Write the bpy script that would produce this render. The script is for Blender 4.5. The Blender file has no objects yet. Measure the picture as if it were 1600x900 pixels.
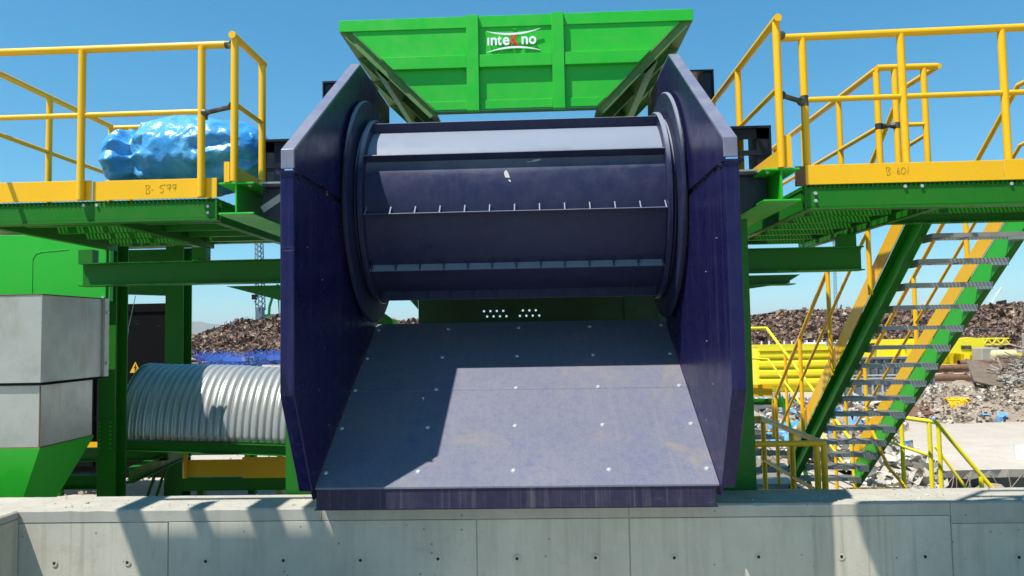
import bpy, bmesh, math, random
from math import radians as R, pi, sin, cos
from mathutils import Vector, Matrix, noise
random.seed(7)
S = bpy.context.scene
COL = S.collection

# ------------------------------------------------------------------ camera
cd = bpy.data.cameras.new('camera'); cam = bpy.data.objects.new('camera', cd); COL.objects.link(cam)
_y, _p, _r = R(2.13), R(3.32), R(1.04)
F = Vector((-sin(_y)*cos(_p), cos(_y)*cos(_p), sin(_p)))
Rt = Vector((cos(_y), sin(_y), 0)); Up = Rt.cross(F)
R2 = Rt*cos(_r) - Up*sin(_r); U2 = Up*cos(_r) + Rt*sin(_r)
m = Matrix((R2, U2, -F)).transposed().to_4x4(); m.translation = Vector((.195, 0, 2.3))
cam.matrix_world = m
cd.sensor_width = 36; cd.lens = 1150/1600*36; cd.clip_start = .05; cd.clip_end = 40000
S.camera = cam

# ------------------------------------------------------------------ sky, sun, exposure
LX, LY = .39, .33                       # sunlight travels (LX, LY, -1)
sun_el = math.atan2(1, math.hypot(LX, LY)); sun_az = math.atan2(-LX, -LY)
W = bpy.data.worlds.new('World'); S.world = W; W.use_nodes = True
nt = W.node_tree; bg = nt.nodes['Background']
sk = nt.nodes.new('ShaderNodeTexSky'); sk.sky_type = 'NISHITA'; sk.sun_disc = False
sk.sun_elevation = sun_el; sk.sun_rotation = sun_az % (2*pi)
sk.altitude = 0; sk.air_density = 1.0; sk.dust_density = 0; sk.ozone_density = 1.0
# the coast's clear cyan blue: each channel of the sky keeps its gradient, only its strength and contrast are set
def _m(op, a, v):
    x = nt.nodes.new('ShaderNodeMath'); x.operation = op; nt.links.new(a, x.inputs[0]); x.inputs[1].default_value = v; return x.outputs[0]
ss = nt.nodes.new('ShaderNodeSeparateColor'); sc = nt.nodes.new('ShaderNodeCombineColor'); nt.links.new(sk.outputs[0], ss.inputs[0])
for i_, (g_, ref, out) in enumerate(((1.1, .247, .092), (.8, .385, .335), (.75, .58, .58))):
    nt.links.new(_m('MULTIPLY', _m('POWER', _m('MULTIPLY', ss.outputs[i_], .11/ref), g_), out/.11), sc.inputs[i_])
nt.links.new(sc.outputs[0], bg.inputs[0]); bg.inputs[1].default_value = .11
sl = bpy.data.lights.new('sun', 'SUN'); so = bpy.data.objects.new('sun', sl); COL.objects.link(so)
sl.energy = 5.0; sl.angle = R(.53); sl.color = (1, .955, .87)
so.rotation_euler = Vector((-LX, -LY, 1)).to_track_quat('Z', 'Y').to_euler()
S.view_settings.view_transform = 'Standard'; S.view_settings.look = 'None'
S.view_settings.exposure = .5; S.view_settings.gamma = 1
S.render.engine = 'CYCLES'

# ------------------------------------------------------------------ materials
def nodes(name):
    m = bpy.data.materials.new(name); m.use_nodes = True
    t = m.node_tree; b = t.nodes['Principled BSDF']
    tc = t.nodes.new('ShaderNodeTexCoord')
    return m, t, b, tc.outputs['Object']
def tex(t, co, scale, detail=5, rough=.6, vec=None, kind='noise', dist=0):
    if vec:
        mp = t.nodes.new('ShaderNodeMapping'); mp.inputs['Scale'].default_value = vec
        t.links.new(co, mp.inputs[0]); co = mp.outputs[0]
    if kind == 'noise':
        n = t.nodes.new('ShaderNodeTexNoise'); n.inputs['Scale'].default_value = scale
        n.inputs['Detail'].default_value = detail; n.inputs['Roughness'].default_value = rough
        n.inputs['Distortion'].default_value = dist
    else:
        n = t.nodes.new('ShaderNodeTexVoronoi'); n.inputs['Scale'].default_value = scale
    t.links.new(co, n.inputs['Vector']); return n
def ramp(t, src, a, b, ca=(0,0,0,1), cb=(1,1,1,1)):
    r = t.nodes.new('ShaderNodeValToRGB'); e = r.color_ramp.elements
    e[0].position = a; e[1].position = b; e[0].color = ca; e[1].color = cb
    t.links.new(src, r.inputs[0]); return r.outputs[0]
def mix(t, f, a, b):
    x = t.nodes.new('ShaderNodeMix'); x.data_type = 'RGBA'
    if isinstance(f, (int, float)): x.inputs[0].default_value = f
    else: t.links.new(f, x.inputs[0])
    for i, v in ((6, a), (7, b)):
        if isinstance(v, tuple): x.inputs[i].default_value = (*v[:3], 1)
        else: t.links.new(v, x.inputs[i])
    return x.outputs[2]
def mul(t, a, k):
    x = t.nodes.new('ShaderNodeMath'); x.operation = 'MULTIPLY'
    t.links.new(a, x.inputs[0]); x.inputs[1].default_value = k; return x.outputs[0]
def bump(t, b, src, strength, dist=.01):
    x = t.nodes.new('ShaderNodeBump'); x.inputs['Strength'].default_value = strength
    x.inputs['Distance'].default_value = dist
    t.links.new(src, x.inputs['Height']); t.links.new(x.outputs[0], b.inputs['Normal'])
def rg(t, b, src, lo, hi):
    x = t.nodes.new('ShaderNodeMapRange'); t.links.new(src, x.inputs[0])
    x.inputs[1].default_value = .3; x.inputs[2].default_value = .7
    x.inputs[3].default_value = lo; x.inputs[4].default_value = hi
    t.links.new(x.outputs[0], b.inputs['Roughness'])

def paint(name, base, rough=.35, dust=(.3,.28,.22), amt=.25, streak=0, grime=.25, metal=0, spec=.5, top=None, scol=None):
    m, t, b, co = nodes(name)
    big = tex(t, co, 1.3, 6, .65); fine = tex(t, co, 28, 4, .7); mid = tex(t, co, 6, 6, .7)
    c = mix(t, mul(t, ramp(t, big.outputs[0], .35, .75), grime), base, tuple(v*.62 for v in base))
    c = mix(t, mul(t, ramp(t, mid.outputs[0], .42, .75), amt), c, dust)
    if streak:
        s1 = tex(t, co, 1, 4, .7, (34, 34, .7)); s2 = tex(t, co, 1, 3, .6, (9, 9, .5))
        k = t.nodes.new('ShaderNodeMath'); k.operation = 'MULTIPLY'
        t.links.new(ramp(t, s1.outputs[0], .5, .78), k.inputs[0]); t.links.new(ramp(t, s2.outputs[0], .35, .7), k.inputs[1])
        c = mix(t, mul(t, k.outputs[0], streak), c, scol or dust)
    sc1 = tex(t, co, 1, 2, .5, (3, 60, 44), dist=2.5); sc2 = tex(t, co, 2.2, 3, .6)
    ks = t.nodes.new('ShaderNodeMath'); ks.operation = 'MULTIPLY'
    t.links.new(ramp(t, sc1.outputs[0], .70, .74), ks.inputs[0]); t.links.new(ramp(t, sc2.outputs[0], .52, .62), ks.inputs[1])
    c = mix(t, mul(t, ks.outputs[0], .45), c, tuple(.45*v+.16 for v in base))
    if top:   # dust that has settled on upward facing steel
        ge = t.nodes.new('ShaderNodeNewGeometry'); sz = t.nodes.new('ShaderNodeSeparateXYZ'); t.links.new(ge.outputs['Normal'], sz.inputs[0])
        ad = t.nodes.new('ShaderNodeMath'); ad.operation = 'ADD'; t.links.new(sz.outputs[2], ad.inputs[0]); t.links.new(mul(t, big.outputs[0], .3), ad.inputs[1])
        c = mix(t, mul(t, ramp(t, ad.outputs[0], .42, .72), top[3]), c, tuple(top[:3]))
    # little chips
    v = tex(t, co, 9, kind='v'); ch = ramp(t, v.outputs['Distance'], .02, .035, (1,1,1,1), (0,0,0,1))
    c = mix(t, mul(t, ch, .5), c, tuple(.5*v+.12 for v in base))
    t.links.new(c, b.inputs['Base Color']); rg(t, b, mid.outputs[0], rough*.75, min(1, rough*1.35))
    b.inputs['Metallic'].default_value = metal; b.inputs['Specular IOR Level'].default_value = spec
    bump(t, b, fine.outputs[0], .06, .004)
    return m

M = {}
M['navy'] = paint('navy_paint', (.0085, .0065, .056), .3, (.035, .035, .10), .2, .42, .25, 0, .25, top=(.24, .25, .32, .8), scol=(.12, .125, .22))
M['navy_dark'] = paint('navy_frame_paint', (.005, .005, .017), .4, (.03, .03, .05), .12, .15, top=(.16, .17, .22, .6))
M['navy_dusty'] = paint('dusty_navy_plate', (.155, .163, .245), .42, (.235, .225, .25), .7, 0, .2)
M['lip'] = paint('dusty_lip_paint', (.024, .020, .055), .4, (.08, .075, .10), .4, .85, .3, 0, .2, scol=(.22, .20, .20))
def chute_mat():
    m, t, b, co = nodes('scuffed_dusty_chute_plate')
    fine = tex(t, co, 95, 3, .8); st = tex(t, co, 1, 6, .7, (55, 1.6, 1.6)); st2 = tex(t, co, 1, 4, .6, (11, .5, .5)); big = tex(t, co, 1.1, 4, .5); sp = tex(t, co, 16, 5, .75)
    c = mix(t, ramp(t, big.outputs[0], .38, .68), (.135, .146, .205), (.17, .172, .22))
    c = mix(t, mul(t, ramp(t, fine.outputs[0], .45, .7), .45), c, (.27, .26, .27))
    c = mix(t, mul(t, ramp(t, st.outputs[0], .5, .72), .2), c, (.10, .105, .165))
    c = mix(t, mul(t, ramp(t, st2.outputs[0], .58, .75), .22), c, (.28, .255, .23))
    c = mix(t, mul(t, ramp(t, sp.outputs[0], .48, .7), .45), c, (.095, .105, .19))
    pt = tex(t, co, 2.3, 6, .7); c = mix(t, mul(t, ramp(t, pt.outputs[0], .56, .68), .45), c, (.09, .11, .23))
    wm = tex(t, co, 1.5, 7, .75, dist=.8); c = mix(t, mul(t, ramp(t, wm.outputs[0], .54, .70), .55), c, (.25, .215, .17))
    t.links.new(c, b.inputs['Base Color']); rg(t, b, st.outputs[0], .4, .6); b.inputs['Specular IOR Level'].default_value = .14
    bump(t, b, st.outputs[0], .1, .004); return m
M['chute'] = chute_mat()
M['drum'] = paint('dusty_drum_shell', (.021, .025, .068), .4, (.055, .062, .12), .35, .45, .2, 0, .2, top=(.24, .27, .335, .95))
M['green'] = paint('bright_green_paint', (.018, .46, .018), .38, (.1, .4, .06), .14, .12, .15)
M['green_deep'] = paint('green_beam_paint', (.011, .17, .008), .45, (.06, .13, .02), .25, .2, .35, 0, .3)
M['green_shaded'] = paint('shaded_green_paint', (.006, .05, .007), .5, (.04, .06, .03), .2, .2, .3)  # green with the shade under the drum put into the colour
M['green_dusty'] = paint('dust_covered_green_paint', (.05, .2, .03), .6, (.3, .26, .12), .65, .2, .3)
M['yellow'] = paint('yellow_paint', (.93, .50, .003), .38, (.66, .36, .03), .2, .1, .12)
M['lemon'] = paint('lemon_yellow_paint', (.9, .74, .01), .5, (.6, .5, .1), .25, .15, .18)
M['burnt'] = paint('burnt_weld_steel', (.06, .055, .06), .5, (.4, .35, .2), .5, 0, .5, .5)
M['rust'] = paint('rusty_steel', (.16, .075, .04), .75, (.3, .17, .1), .6, .2, .5)
M['galv'] = paint('galvanised_steel', (.42, .44, .44), .38, (.3, .3, .29), .4, .1, .35, .6)
M['ribbed'] = paint('weathered_ribbed_zinc', (.46, .475, .47), .34, (.34, .32, .29), .35, .35, .35, .45, .5, scol=(.22, .13, .08))
M['tread'] = paint('galvanised_tread_grating', (.3, .31, .31), .5, (.42, .41, .38), .5, 0, .4, .35)
M['bolt'] = paint('zinc_bolt', (.62, .64, .66), .35, (.5, .5, .5), .3, 0, .2, .5)
M['white'] = paint('white_enamel', (.86, .86, .85), .4, (.7, .7, .68), .1, 0, .05)
M['red'] = paint('red_enamel', (.78, .018, .02), .35, (.7, .06, .06), .1, 0, .05)
M['black'] = paint('black_cabin_paint', (.004, .004, .005), .7, (.012, .012, .012), .3, 0, .3, 0, .1)
M['grey_panel'] = paint('slate_grey_paint', (.12, .145, .165), .5, (.25, .25, .24), .4, .3, .3)
M['pale'] = paint('pale_grey_metal', (.5, .51, .5), .5, (.4, .38, .33), .4, .2, .3)
M['cream'] = paint('cream_tank_paint', (.72, .62, .32), .5, (.5, .42, .3), .3, .2, .3)
M['blue'] = paint('blue_steel_paint', (.015, .06, .36), .45, (.3, .3, .32), .25, 0, .3)
M['wood'] = paint('weathered_board', (.33, .26, .18), .85, (.5, .44, .36), .6, .2, .5)
M['dark_wood'] = paint('old_dark_board', (.15, .11, .075), .9, (.3, .25, .19), .5, .2, .5)
M['ink'] = paint('marker_ink', (.32, .17, .01), .7, (.4, .24, .02), .4)
M['cyan'] = paint('bright_blue_plastic_scrap', (.08, .33, .62), .5, (.3, .5, .65), .3)

def stainless():
    m, t, b, co = nodes('stained_stainless_sheet')
    big = tex(t, co, 1.6, 6, .65); st = tex(t, co, 1, 5, .7, (5, 5, 1.2)); br = tex(t, co, 1, 3, .6, (60, 60, 2))
    c = mix(t, ramp(t, big.outputs[0], .4, .7), (.50, .485, .445), (.39, .38, .345))
    c = mix(t, mul(t, ramp(t, st.outputs[0], .53, .72), .6), c, (.36, .27, .18))
    sm = tex(t, co, 5, 7, .7); c = mix(t, mul(t, ramp(t, sm.outputs[0], .5, .7), .35), c, (.27, .28, .26))
    t.links.new(c, b.inputs['Base Color']); b.inputs['Metallic'].default_value = .45
    rg(t, b, big.outputs[0], .38, .55); bump(t, b, br.outputs[0], .08, .003); return m
M['stainless'] = stainless()

def concrete(name, base, dark, sc=1.0, rough=.9, spots=True):
    m, t, b, co = nodes(name)
    a = tex(t, co, 1.4*sc, 8, .65); s = tex(t, co, 1, 5, .7, (7, 7, .9)); f = tex(t, co, 60*sc, 4, .7)
    d = tex(t, co, 9*sc, 6, .75)
    c = mix(t, ramp(t, a.outputs[0], .33, .7), base, tuple(v*.78 for v in base))
    c = mix(t, mul(t, ramp(t, s.outputs[0], .5, .72), .35), c, dark)
    c = mix(t, mul(t, ramp(t, d.outputs[0], .58, .74), .35), c, tuple(v*1.12 for v in base))
    dr = tex(t, co, 1, 4, .65, (16, 16, .35)); dk = tex(t, co, .7, 3, .6)
    kk = t.nodes.new('ShaderNodeMath'); kk.operation = 'MULTIPLY'
    t.links.new(ramp(t, dr.outputs[0], .52, .66), kk.inputs[0]); t.links.new(ramp(t, dk.outputs[0], .40, .58), kk.inputs[1])
    c = mix(t, mul(t, kk.outputs[0], .6), c, dark)
    bl = tex(t, co, 3.3, 7, .7, dist=.6); c = mix(t, mul(t, ramp(t, bl.outputs[0], .56, .68), .3), c, dark)
    if spots:
        v = tex(t, co, 9, kind='v'); k = ramp(t, v.outputs['Distance'], .05, .095, (1,1,1,1), (0,0,0,1))
        v2 = tex(t, co, 3.1, 4, .7); k2 = t.nodes.new('ShaderNodeMath'); k2.operation = 'MULTIPLY'
        t.links.new(k, k2.inputs[0]); t.links.new(ramp(t, v2.outputs[0], .42, .55), k2.inputs[1])
        c = mix(t, mul(t, k2.outputs[0], .75), c, tuple(v*.25 for v in base))
    t.links.new(c, b.inputs['Base Color']); b.inputs['Roughness'].default_value = rough
    bump(t, b, f.outputs[0], .25, .006)
    return m
M['concrete'] = concrete('grey_cast_concrete', (.56, .52, .43), (.31, .28, .215))
M['concrete_top'] = concrete('rough_concrete_top', (.46, .435, .375), (.33, .305, .255), 2)
M['hole'] = concrete('painted_hole_shade', (.03, .028, .022), (.02, .02, .02))
M['block'] = concrete('old_concrete_block', (.36, .34, .3), (.25, .23, .2), 1.5)
M['rubble_mat'] = concrete('pale_rubble', (.55, .51, .45), (.4, .34, .28), 2)

def dirt(name, a_, b_, c_, sc=.5):
    m, t, b, co = nodes(name)
    a = tex(t, co, .25*sc, 10, .6); f = tex(t, co, 6*sc, 8, .75); s = tex(t, co, 1, 5, .6, (.05, .9, 1))
    c = mix(t, ramp(t, a.outputs[0], .38, .64), a_, b_)
    c = mix(t, mul(t, ramp(t, f.outputs[0], .45, .7), .6), c, c_)
    c = mix(t, mul(t, ramp(t, s.outputs[0], .5, .75), .35), c, tuple(v*.8 for v in a_))
    t.links.new(c, b.inputs['Base Color']); b.inputs['Roughness'].default_value = .95
    bump(t, b, f.outputs[0], .6, .05); return m
M['dirt'] = dirt('pale_compacted_dirt', (.50, .44, .37), (.42, .35, .28), (.36, .3, .24))
M['asphalt'] = dirt('dark_wet_concrete_floor', (.10, .10, .095), (.07, .07, .068), (.13, .125, .12))
M['soil'] = dirt('brown_soil', (.34, .26, .19), (.26, .2, .145), (.42, .36, .28), 2)

def junk(name, cols, scale):
    m, t, b, co = nodes(name)
    v = tex(t, co, scale, kind='v'); sep = t.nodes.new('ShaderNodeSeparateColor'); t.links.new(v.outputs['Color'], sep.inputs[0])
    r = t.nodes.new('ShaderNodeValToRGB'); r.color_ramp.interpolation = 'CONSTANT'; e = r.color_ramp.elements
    e[0].position = 0; e[0].color = (*cols[0], 1); e[1].position = 1/len(cols); e[1].color = (*cols[1], 1)
    for i in range(2, len(cols)): x = e.new(i/len(cols)); x.color = (*cols[i], 1)
    t.links.new(sep.outputs[0], r.inputs[0])
    t.links.new(mix(t, .04, r.outputs[0], v.outputs['Color']), b.inputs['Base Color'])
    b.inputs['Roughness'].default_value = .75; return m
M['scrap'] = junk('mixed_rusty_scrap', [(c_[0]*.88, c_[1]*.76, c_[2]*.7) for c_ in [(.14,.082,.05),(.21,.125,.075),(.085,.058,.042),(.18,.11,.07),(.26,.185,.125),(.10,.07,.052),(.25,.13,.065),(.42,.36,.30),(.155,.10,.065),(.07,.05,.04),(.20,.145,.10),(.30,.18,.10),(.12,.09,.07),(.06,.05,.045)]], 4.5)
M['litter'] = junk('mixed_pale_litter', [(.55,.5,.44),(.3,.24,.18),(.68,.66,.62),(.16,.14,.13),(.48,.4,.31),(.42,.34,.26),(.2,.17,.14),(.58,.54,.48),(.38,.28,.2),(.1,.09,.08),(.52,.46,.38),(.07,.27,.52),(.33,.26,.2)], 4.0)
M['earthy'] = junk('broken_timber_and_rubbish', [(.3,.23,.16),(.42,.35,.27),(.2,.15,.11),(.5,.45,.38),(.34,.25,.16),(.12,.1,.085),(.6,.57,.52),(.38,.31,.23)], 9.0)
M['twig'] = junk('dry_twigs_and_rods', [(.2,.15,.11),(.32,.26,.2),(.14,.1,.08),(.42,.37,.3),(.22,.17,.14)], 5.0)
M['blue_scrap'] = junk('blue_painted_scrap', [(.02,.07,.36),(.03,.1,.45),(.01,.04,.2),(.02,.06,.3),(.1,.16,.4)], .8)
M['flat_scrap'] = junk('pale_flat_scrap', [(.55,.53,.48),(.3,.2,.13),(.6,.58,.55),(.42,.4,.36),(.2,.14,.1)], .5)

def tarp_mat():
    m, t, b, co = nodes('shiny_blue_plastic_sheet')
    n = tex(t, co, 2.2, 5, .6)
    t.links.new(mix(t, ramp(t, n.outputs[0], .38, .68), (.04, .27, .66), (.16, .50, .80)), b.inputs['Base Color'])
    b.inputs['Roughness'].default_value = .33; b.inputs['Specular IOR Level'].default_value = .5
    w = tex(t, co, 5, 4, .6); wv = t.nodes.new('ShaderNodeVectorMath'); wv.operation = 'MULTIPLY_ADD'
    t.links.new(w.outputs['Color'], wv.inputs[0]); wv.inputs[1].default_value = (.25, .25, .25); t.links.new(co, wv.inputs[2])
    v1 = tex(t, wv.outputs[0], 4.5, kind='v'); v2 = tex(t, wv.outputs[0], 12, kind='v')
    ad = t.nodes.new('ShaderNodeMath'); ad.operation = 'MULTIPLY_ADD'; t.links.new(v2.outputs['Distance'], ad.inputs[0]); ad.inputs[1].default_value = .25; t.links.new(v1.outputs['Distance'], ad.inputs[2])
    bump(t, b, ad.outputs[0], .55, .035); return m
M['tarp'] = tarp_mat()
def water():
    m, t, b, co = nodes('deep_blue_sea')
    b.inputs['Base Color'].default_value = (.02, .12, .24, 1); b.inputs['Roughness'].default_value = .35
    n = tex(t, co, .3, 5, .6); bump(t, b, n.outputs[0], .4, .5); return m
M['sea'] = water()
M['hill'] = dirt('hazy_scrub_hillside', (.12, .13, .09), (.16, .15, .1), (.09, .1, .06), .02)

# ------------------------------------------------------------------ mesh building
class MB:
    def __init__(s): s.v = []; s.f = []
    def add(s, vs, fs):
        n = len(s.v); s.v += [tuple(v) for v in vs]; s.f += [tuple(i+n for i in f) for f in fs]; return s
    def box(s, x0, x1, y0, y1, z0, z1):
        vs = [(x, y, z) for x in (x0, x1) for y in (y0, y1) for z in (z0, z1)]
        return s.add(vs, [(0,1,3,2),(4,6,7,5),(0,4,5,1),(2,3,7,6),(0,2,6,4),(1,5,7,3)])
    def obox(s, c, sz, rot):
        q = rot.to_matrix() if hasattr(rot, 'to_matrix') else rot; c = Vector(c)
        vs = [c + q @ Vector((x*sz[0]/2, y*sz[1]/2, z*sz[2]/2)) for x in (-1,1) for y in (-1,1) for z in (-1,1)]
        return s.add(vs, [(0,1,3,2),(4,6,7,5),(0,4,5,1),(2,3,7,6),(0,2,6,4),(1,5,7,3)])
    def bar(s, p, q, w, h, up=(0,0,1)):
        p, q = Vector(p), Vector(q); d = q-p; L = d.length; d.normalize()
        u = Vector(up); sd = d.cross(u)
        if sd.length < 1e-4: sd = d.cross(Vector((0,1,0)))
        sd.normalize(); u = sd.cross(d)
        mt = Matrix((sd, d, u)).transposed()
        return s.obox((p+q)/2, (w, L, h), mt)
    def tube(s, p, q, r, n=12, r2=None, caps=True):
        p, q = Vector(p), Vector(q); d = (q-p).normalized(); r2 = r if r2 is None else r2
        a = d.orthogonal().normalized(); b = d.cross(a)
        vs = [c + (a*cos(2*pi*i/n) + b*sin(2*pi*i/n))*rr for c, rr in ((p, r), (q, r2)) for i in range(n)]
        fs = [(i, (i+1) % n, n+(i+1) % n, n+i) for i in range(n)]
        if caps: fs += [tuple(range(n-1, -1, -1)), tuple(range(n, 2*n))]
        return s.add(vs, fs)
    def path(s, pts, r, n=8):
        for i in range(len(pts)-1): s.tube(pts[i], pts[i+1], r, n)
        return s
    def prism(s, poly, ax, a, b):
        # poly: 2D points; ax: extrusion axis; remaining axes in order
        def P(u, v, w): return {'X': (w, u, v), 'Y': (u, w, v), 'Z': (u, v, w)}[ax]
        n = len(poly); vs = [P(u, v, a) for u, v in poly] + [P(u, v, b) for u, v in poly]
        return s.add(vs, [(i, (i+1) % n, n+(i+1) % n, n+i) for i in range(n)] + [tuple(range(n-1,-1,-1)), tuple(range(n, 2*n))])
    def rev(s, prof, cx, cy, cz, n=72):
        # prof: (x, r) around an axis parallel to X through (cy, cz)
        k = len(prof)
        vs = [(cx+x, cy - r*cos(2*pi*i/n), cz + r*sin(2*pi*i/n)) for i in range(n) for x, r in prof]
        fs = [(i*k+j, i*k+j+1, ((i+1) % n)*k+j+1, ((i+1) % n)*k+j) for i in range(n) for j in range(k-1)]
        return s.add(vs, fs)
    def ibeam(s, p, q, h=.2, w=.13, t=.009, up=(0,0,1)):
        p, q = Vector(p), Vector(q); u = Vector(up).normalized()
        s.bar(p, q, t, h-2*t-.001, up); s.bar(p+u*(h-t)/2, q+u*(h-t)/2, w, t, up); s.bar(p-u*(h-t)/2, q-u*(h-t)/2, w, t, up)
        return s
    def chan(s, p, q, h, w, side, t=.008, up=(0,0,1)):
        # channel section: web plus two flanges towards `side`
        p, q, sd, u = Vector(p), Vector(q), Vector(side).normalized(), Vector(up).normalized()
        s.bar(p, q, t, h-2*t-.001, up)
        for k in (1, -1): s.bar(p+u*k*(h-t)/2+sd*(w-t)/2, q+u*k*(h-t)/2+sd*(w-t)/2, w, t, up)
        return s
    def build(s, name, mat, parent=None, label=None, smooth=False, bevel=0, kind=None, merge=False):
        org = Vector((0,0,0)); o_ = parent
        while o_ is not None: org += o_.location; o_ = o_.parent
        me = bpy.data.meshes.new(name)
        me.from_pydata([tuple(Vector(v)-org) for v in s.v], [], s.f); me.update()
        bm = bmesh.new(); bm.from_mesh(me)
        if merge: bmesh.ops.remove_doubles(bm, verts=bm.verts, dist=1e-4)
        bmesh.ops.recalc_face_normals(bm, faces=bm.faces); bm.to_mesh(me); bm.free()
        me.materials.append(M[mat])
        if smooth:
            for p in me.polygons: p.use_smooth = True
            try: me.set_sharp_from_angle(angle=R(35))
            except Exception: pass
        o = bpy.data.objects.new(name, me); COL.objects.link(o); o.parent = parent
        if bevel:
            b = o.modifiers.new('bevel', 'BEVEL'); b.width = bevel; b.segments = 1; b.limit_method = 'ANGLE'
        if label: o['label'] = label
        if kind: o['kind'] = kind
        return o
def tag(o, label, cat, group=None, kind=None):
    o['label'] = label; o['category'] = cat
    if group: o['group'] = group
    if kind: o['kind'] = kind
    return o
def T(name, loc, label, cat, group=None):
    o = bpy.data.objects.new(name, None); COL.objects.link(o); o.location = loc
    o.empty_display_size = .2; return tag(o, label, cat, group)
def wloc(p):
    v = Vector((0,0,0))
    while p is not None: v += p.location; p = p.parent
    return v
def inst(src, parent, loc, rot=None, name=None):
    o = src.copy(); COL.objects.link(o); o.parent = parent; o.location = Vector(loc)-wloc(parent)
    if rot is not None: o.rotation_euler = rot
    return o
def at(o, parent, loc, rot=None):
    o.parent = parent; o.location = Vector(loc)-wloc(parent)
    if rot is not None: o.rotation_euler = rot
    return o
def structure(mb, name, mat, **k):
    return mb.build(name, mat, kind='structure', **k)

# ------------------------------------------------------------------ ground, pit, sea, hill
def grid_ground():
    mb = MB()
    xs = [-400,-150,-60,-30,-15,-8,-4,0,3,4.8,5.6] + [5.6+.25*i for i in range(1, 52)] + [22,30,45,80,150,400]
    ys = [-30,-5,2,5.35,5.9,7,8.4,9,10,11,11.9] + [13,15,18,24,30,45,70,110,160]
    def h(x, y):
        if 1 < y < 60: return .03*noise.noise(Vector((x*.5, y*.5, 0)))
        return 0
    def yy(x, y):
        return 11.9 + .22*noise.noise(Vector((x*.9, 3, 0))) + .07*noise.noise(Vector((x*5, 8, 0))) if y == 11.9 else y
    idx = {}
    for i, x in enumerate(xs):
        for j, y in enumerate(ys):
            idx[i, j] = len(mb.v); mb.v.append((x, yy(x, y), h(x, y)))
    for i in range(len(xs)-1):
        for j in range(len(ys)-1):
            if 4.8 <= xs[i] < 18 and 5.9 <= ys[j] < 11.9: continue
            mb.f.append((idx[i,j], idx[i+1,j], idx[i+1,j+1], idx[i,j+1]))
    return mb
structure(grid_ground(), 'ground', 'dirt')
b = MB(); b.box(-30, 30, -20, 5.34, .05, .06); structure(b, 'forecourt', 'concrete_top')
b = MB(); b.box(4.8, 18.4, 5.9, 12.4, -1.3, -1.2); structure(b, 'pit_floor', 'soil')
# broken slab edge over the pit, with its dark side wall and torn reinforcement
b = MB()
nseg = 90
for i in range(nseg):
    x0 = 5.2+i*.14; x1 = x0+.14
    def ed(x): return 11.9 + .22*noise.noise(Vector((x*.9, 3, 0))) + .07*noise.noise(Vector((x*5, 8, 0)))
    def bt(x): return -.13 - .05*noise.noise(Vector((x*3, 1, 0)))
    a0, a1 = ed(x0)+.005, ed(x1)+.005
    b.add([(x0, a0, .0), (x1, a1, .0), (x1, a1+.02, bt(x1)), (x0, a0+.02, bt(x0))], [(0,1,2,3)])
    b.add([(x0, a0+.02, bt(x0)), (x1, a1+.02, bt(x1)), (x1, a1+.35, bt(x1)), (x0, a0+.35, bt(x0))], [(0,1,2,3)])
structure(b, 'broken_slab_edge', 'rubble_mat')
b = MB(); b.box(4.75, 18, 12.2, 12.5, -1.3, -.05); b.box(4.72, 4.8, 5.9, 12.3, -1.3, -.02)
structure(b, 'pit_side', 'grey_panel')
b = MB()
for i in range(70):
    x = 5.6+random.random()*10; y = 11.9+.2*noise.noise(Vector((x*.9,3,0)))+.05; p = Vector((x, y, -.06)); pts = [p]
    d = Vector((random.uniform(-.6,.6), -.5, .1))
    for k in range(5):
        p = p + d*.055; pts.append(p.copy()); d = d + Vector((random.uniform(-.5,.5), .1, -.55))
    b.path(pts, .006, 4)
tag(b.build('torn_reinforcement', 'wood', kind='stuff'), 'pale torn reinforcing wires hanging from the broken slab edge above the pit', 'wires')
def mound(name, mat, cx, cy, rx, ry, hgt, label, cat, base=0, n=40, rough=.3, fr=.5, sx=0, seed=0, kind='structure'):
    mb = MB()
    for i in range(n+1):
        for j in range(n+1):
            u, v = i/n*2-1, j/n*2-1; x, y = cx+u*rx, cy+v*ry
            d = max(0, 1-(abs(u)**2.4+abs(v)**2.4)); z = hgt*d**.7*(1+rough*noise.fractal(Vector((x*fr+seed, y*fr, 0)), 1, 2, 5)) - .05
            mb.v.append((x, y, base+z))
    for i in range(n):
        for j in range(n):
            a = i*(n+1)+j; mb.f.append((a, a+n+1, a+n+2, a+1))
    o = mb.build(name, mat, smooth=True, kind=kind)
    if kind != 'structure': tag(o, label, cat)
    elif label: o['label'] = label
    return o
b = MB(); b.box(-12000, 12000, 160, 24000, -1.2, -.9); structure(b, 'sea', 'sea')
b = MB(); b.box(-401, 401, 159.9, 162, -1.15, -.02); structure(b, 'quay_edge', 'block')
def hill():
    mb = MB(); n = 60
    for i in range(n+1):
        for j in range(13):
            x = -8200+i*90; v = j/12
            ridge = 215*max(0, 1-((x+5300)/1500)**2)**1.1 if abs(x+5300) < 1500 else 0
            ridge += 60*max(0, 1-abs(x+4100)/800)
            ridge *= 1+.12*noise.noise(Vector((x*.004, 0, 0)))
            mb.v.append((x, 9000+v*1600, -2+ridge*sin(pi*v)*(1+.1*noise.noise(Vector((x*.004, v*4, 1))))))
    for i in range(n):
        for j in range(12):
            a = i*13+j; mb.f.append((a, a+13, a+14, a+1))
    return mb
structure(hill(), 'distant_hill', 'hill', smooth=True)

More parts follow.
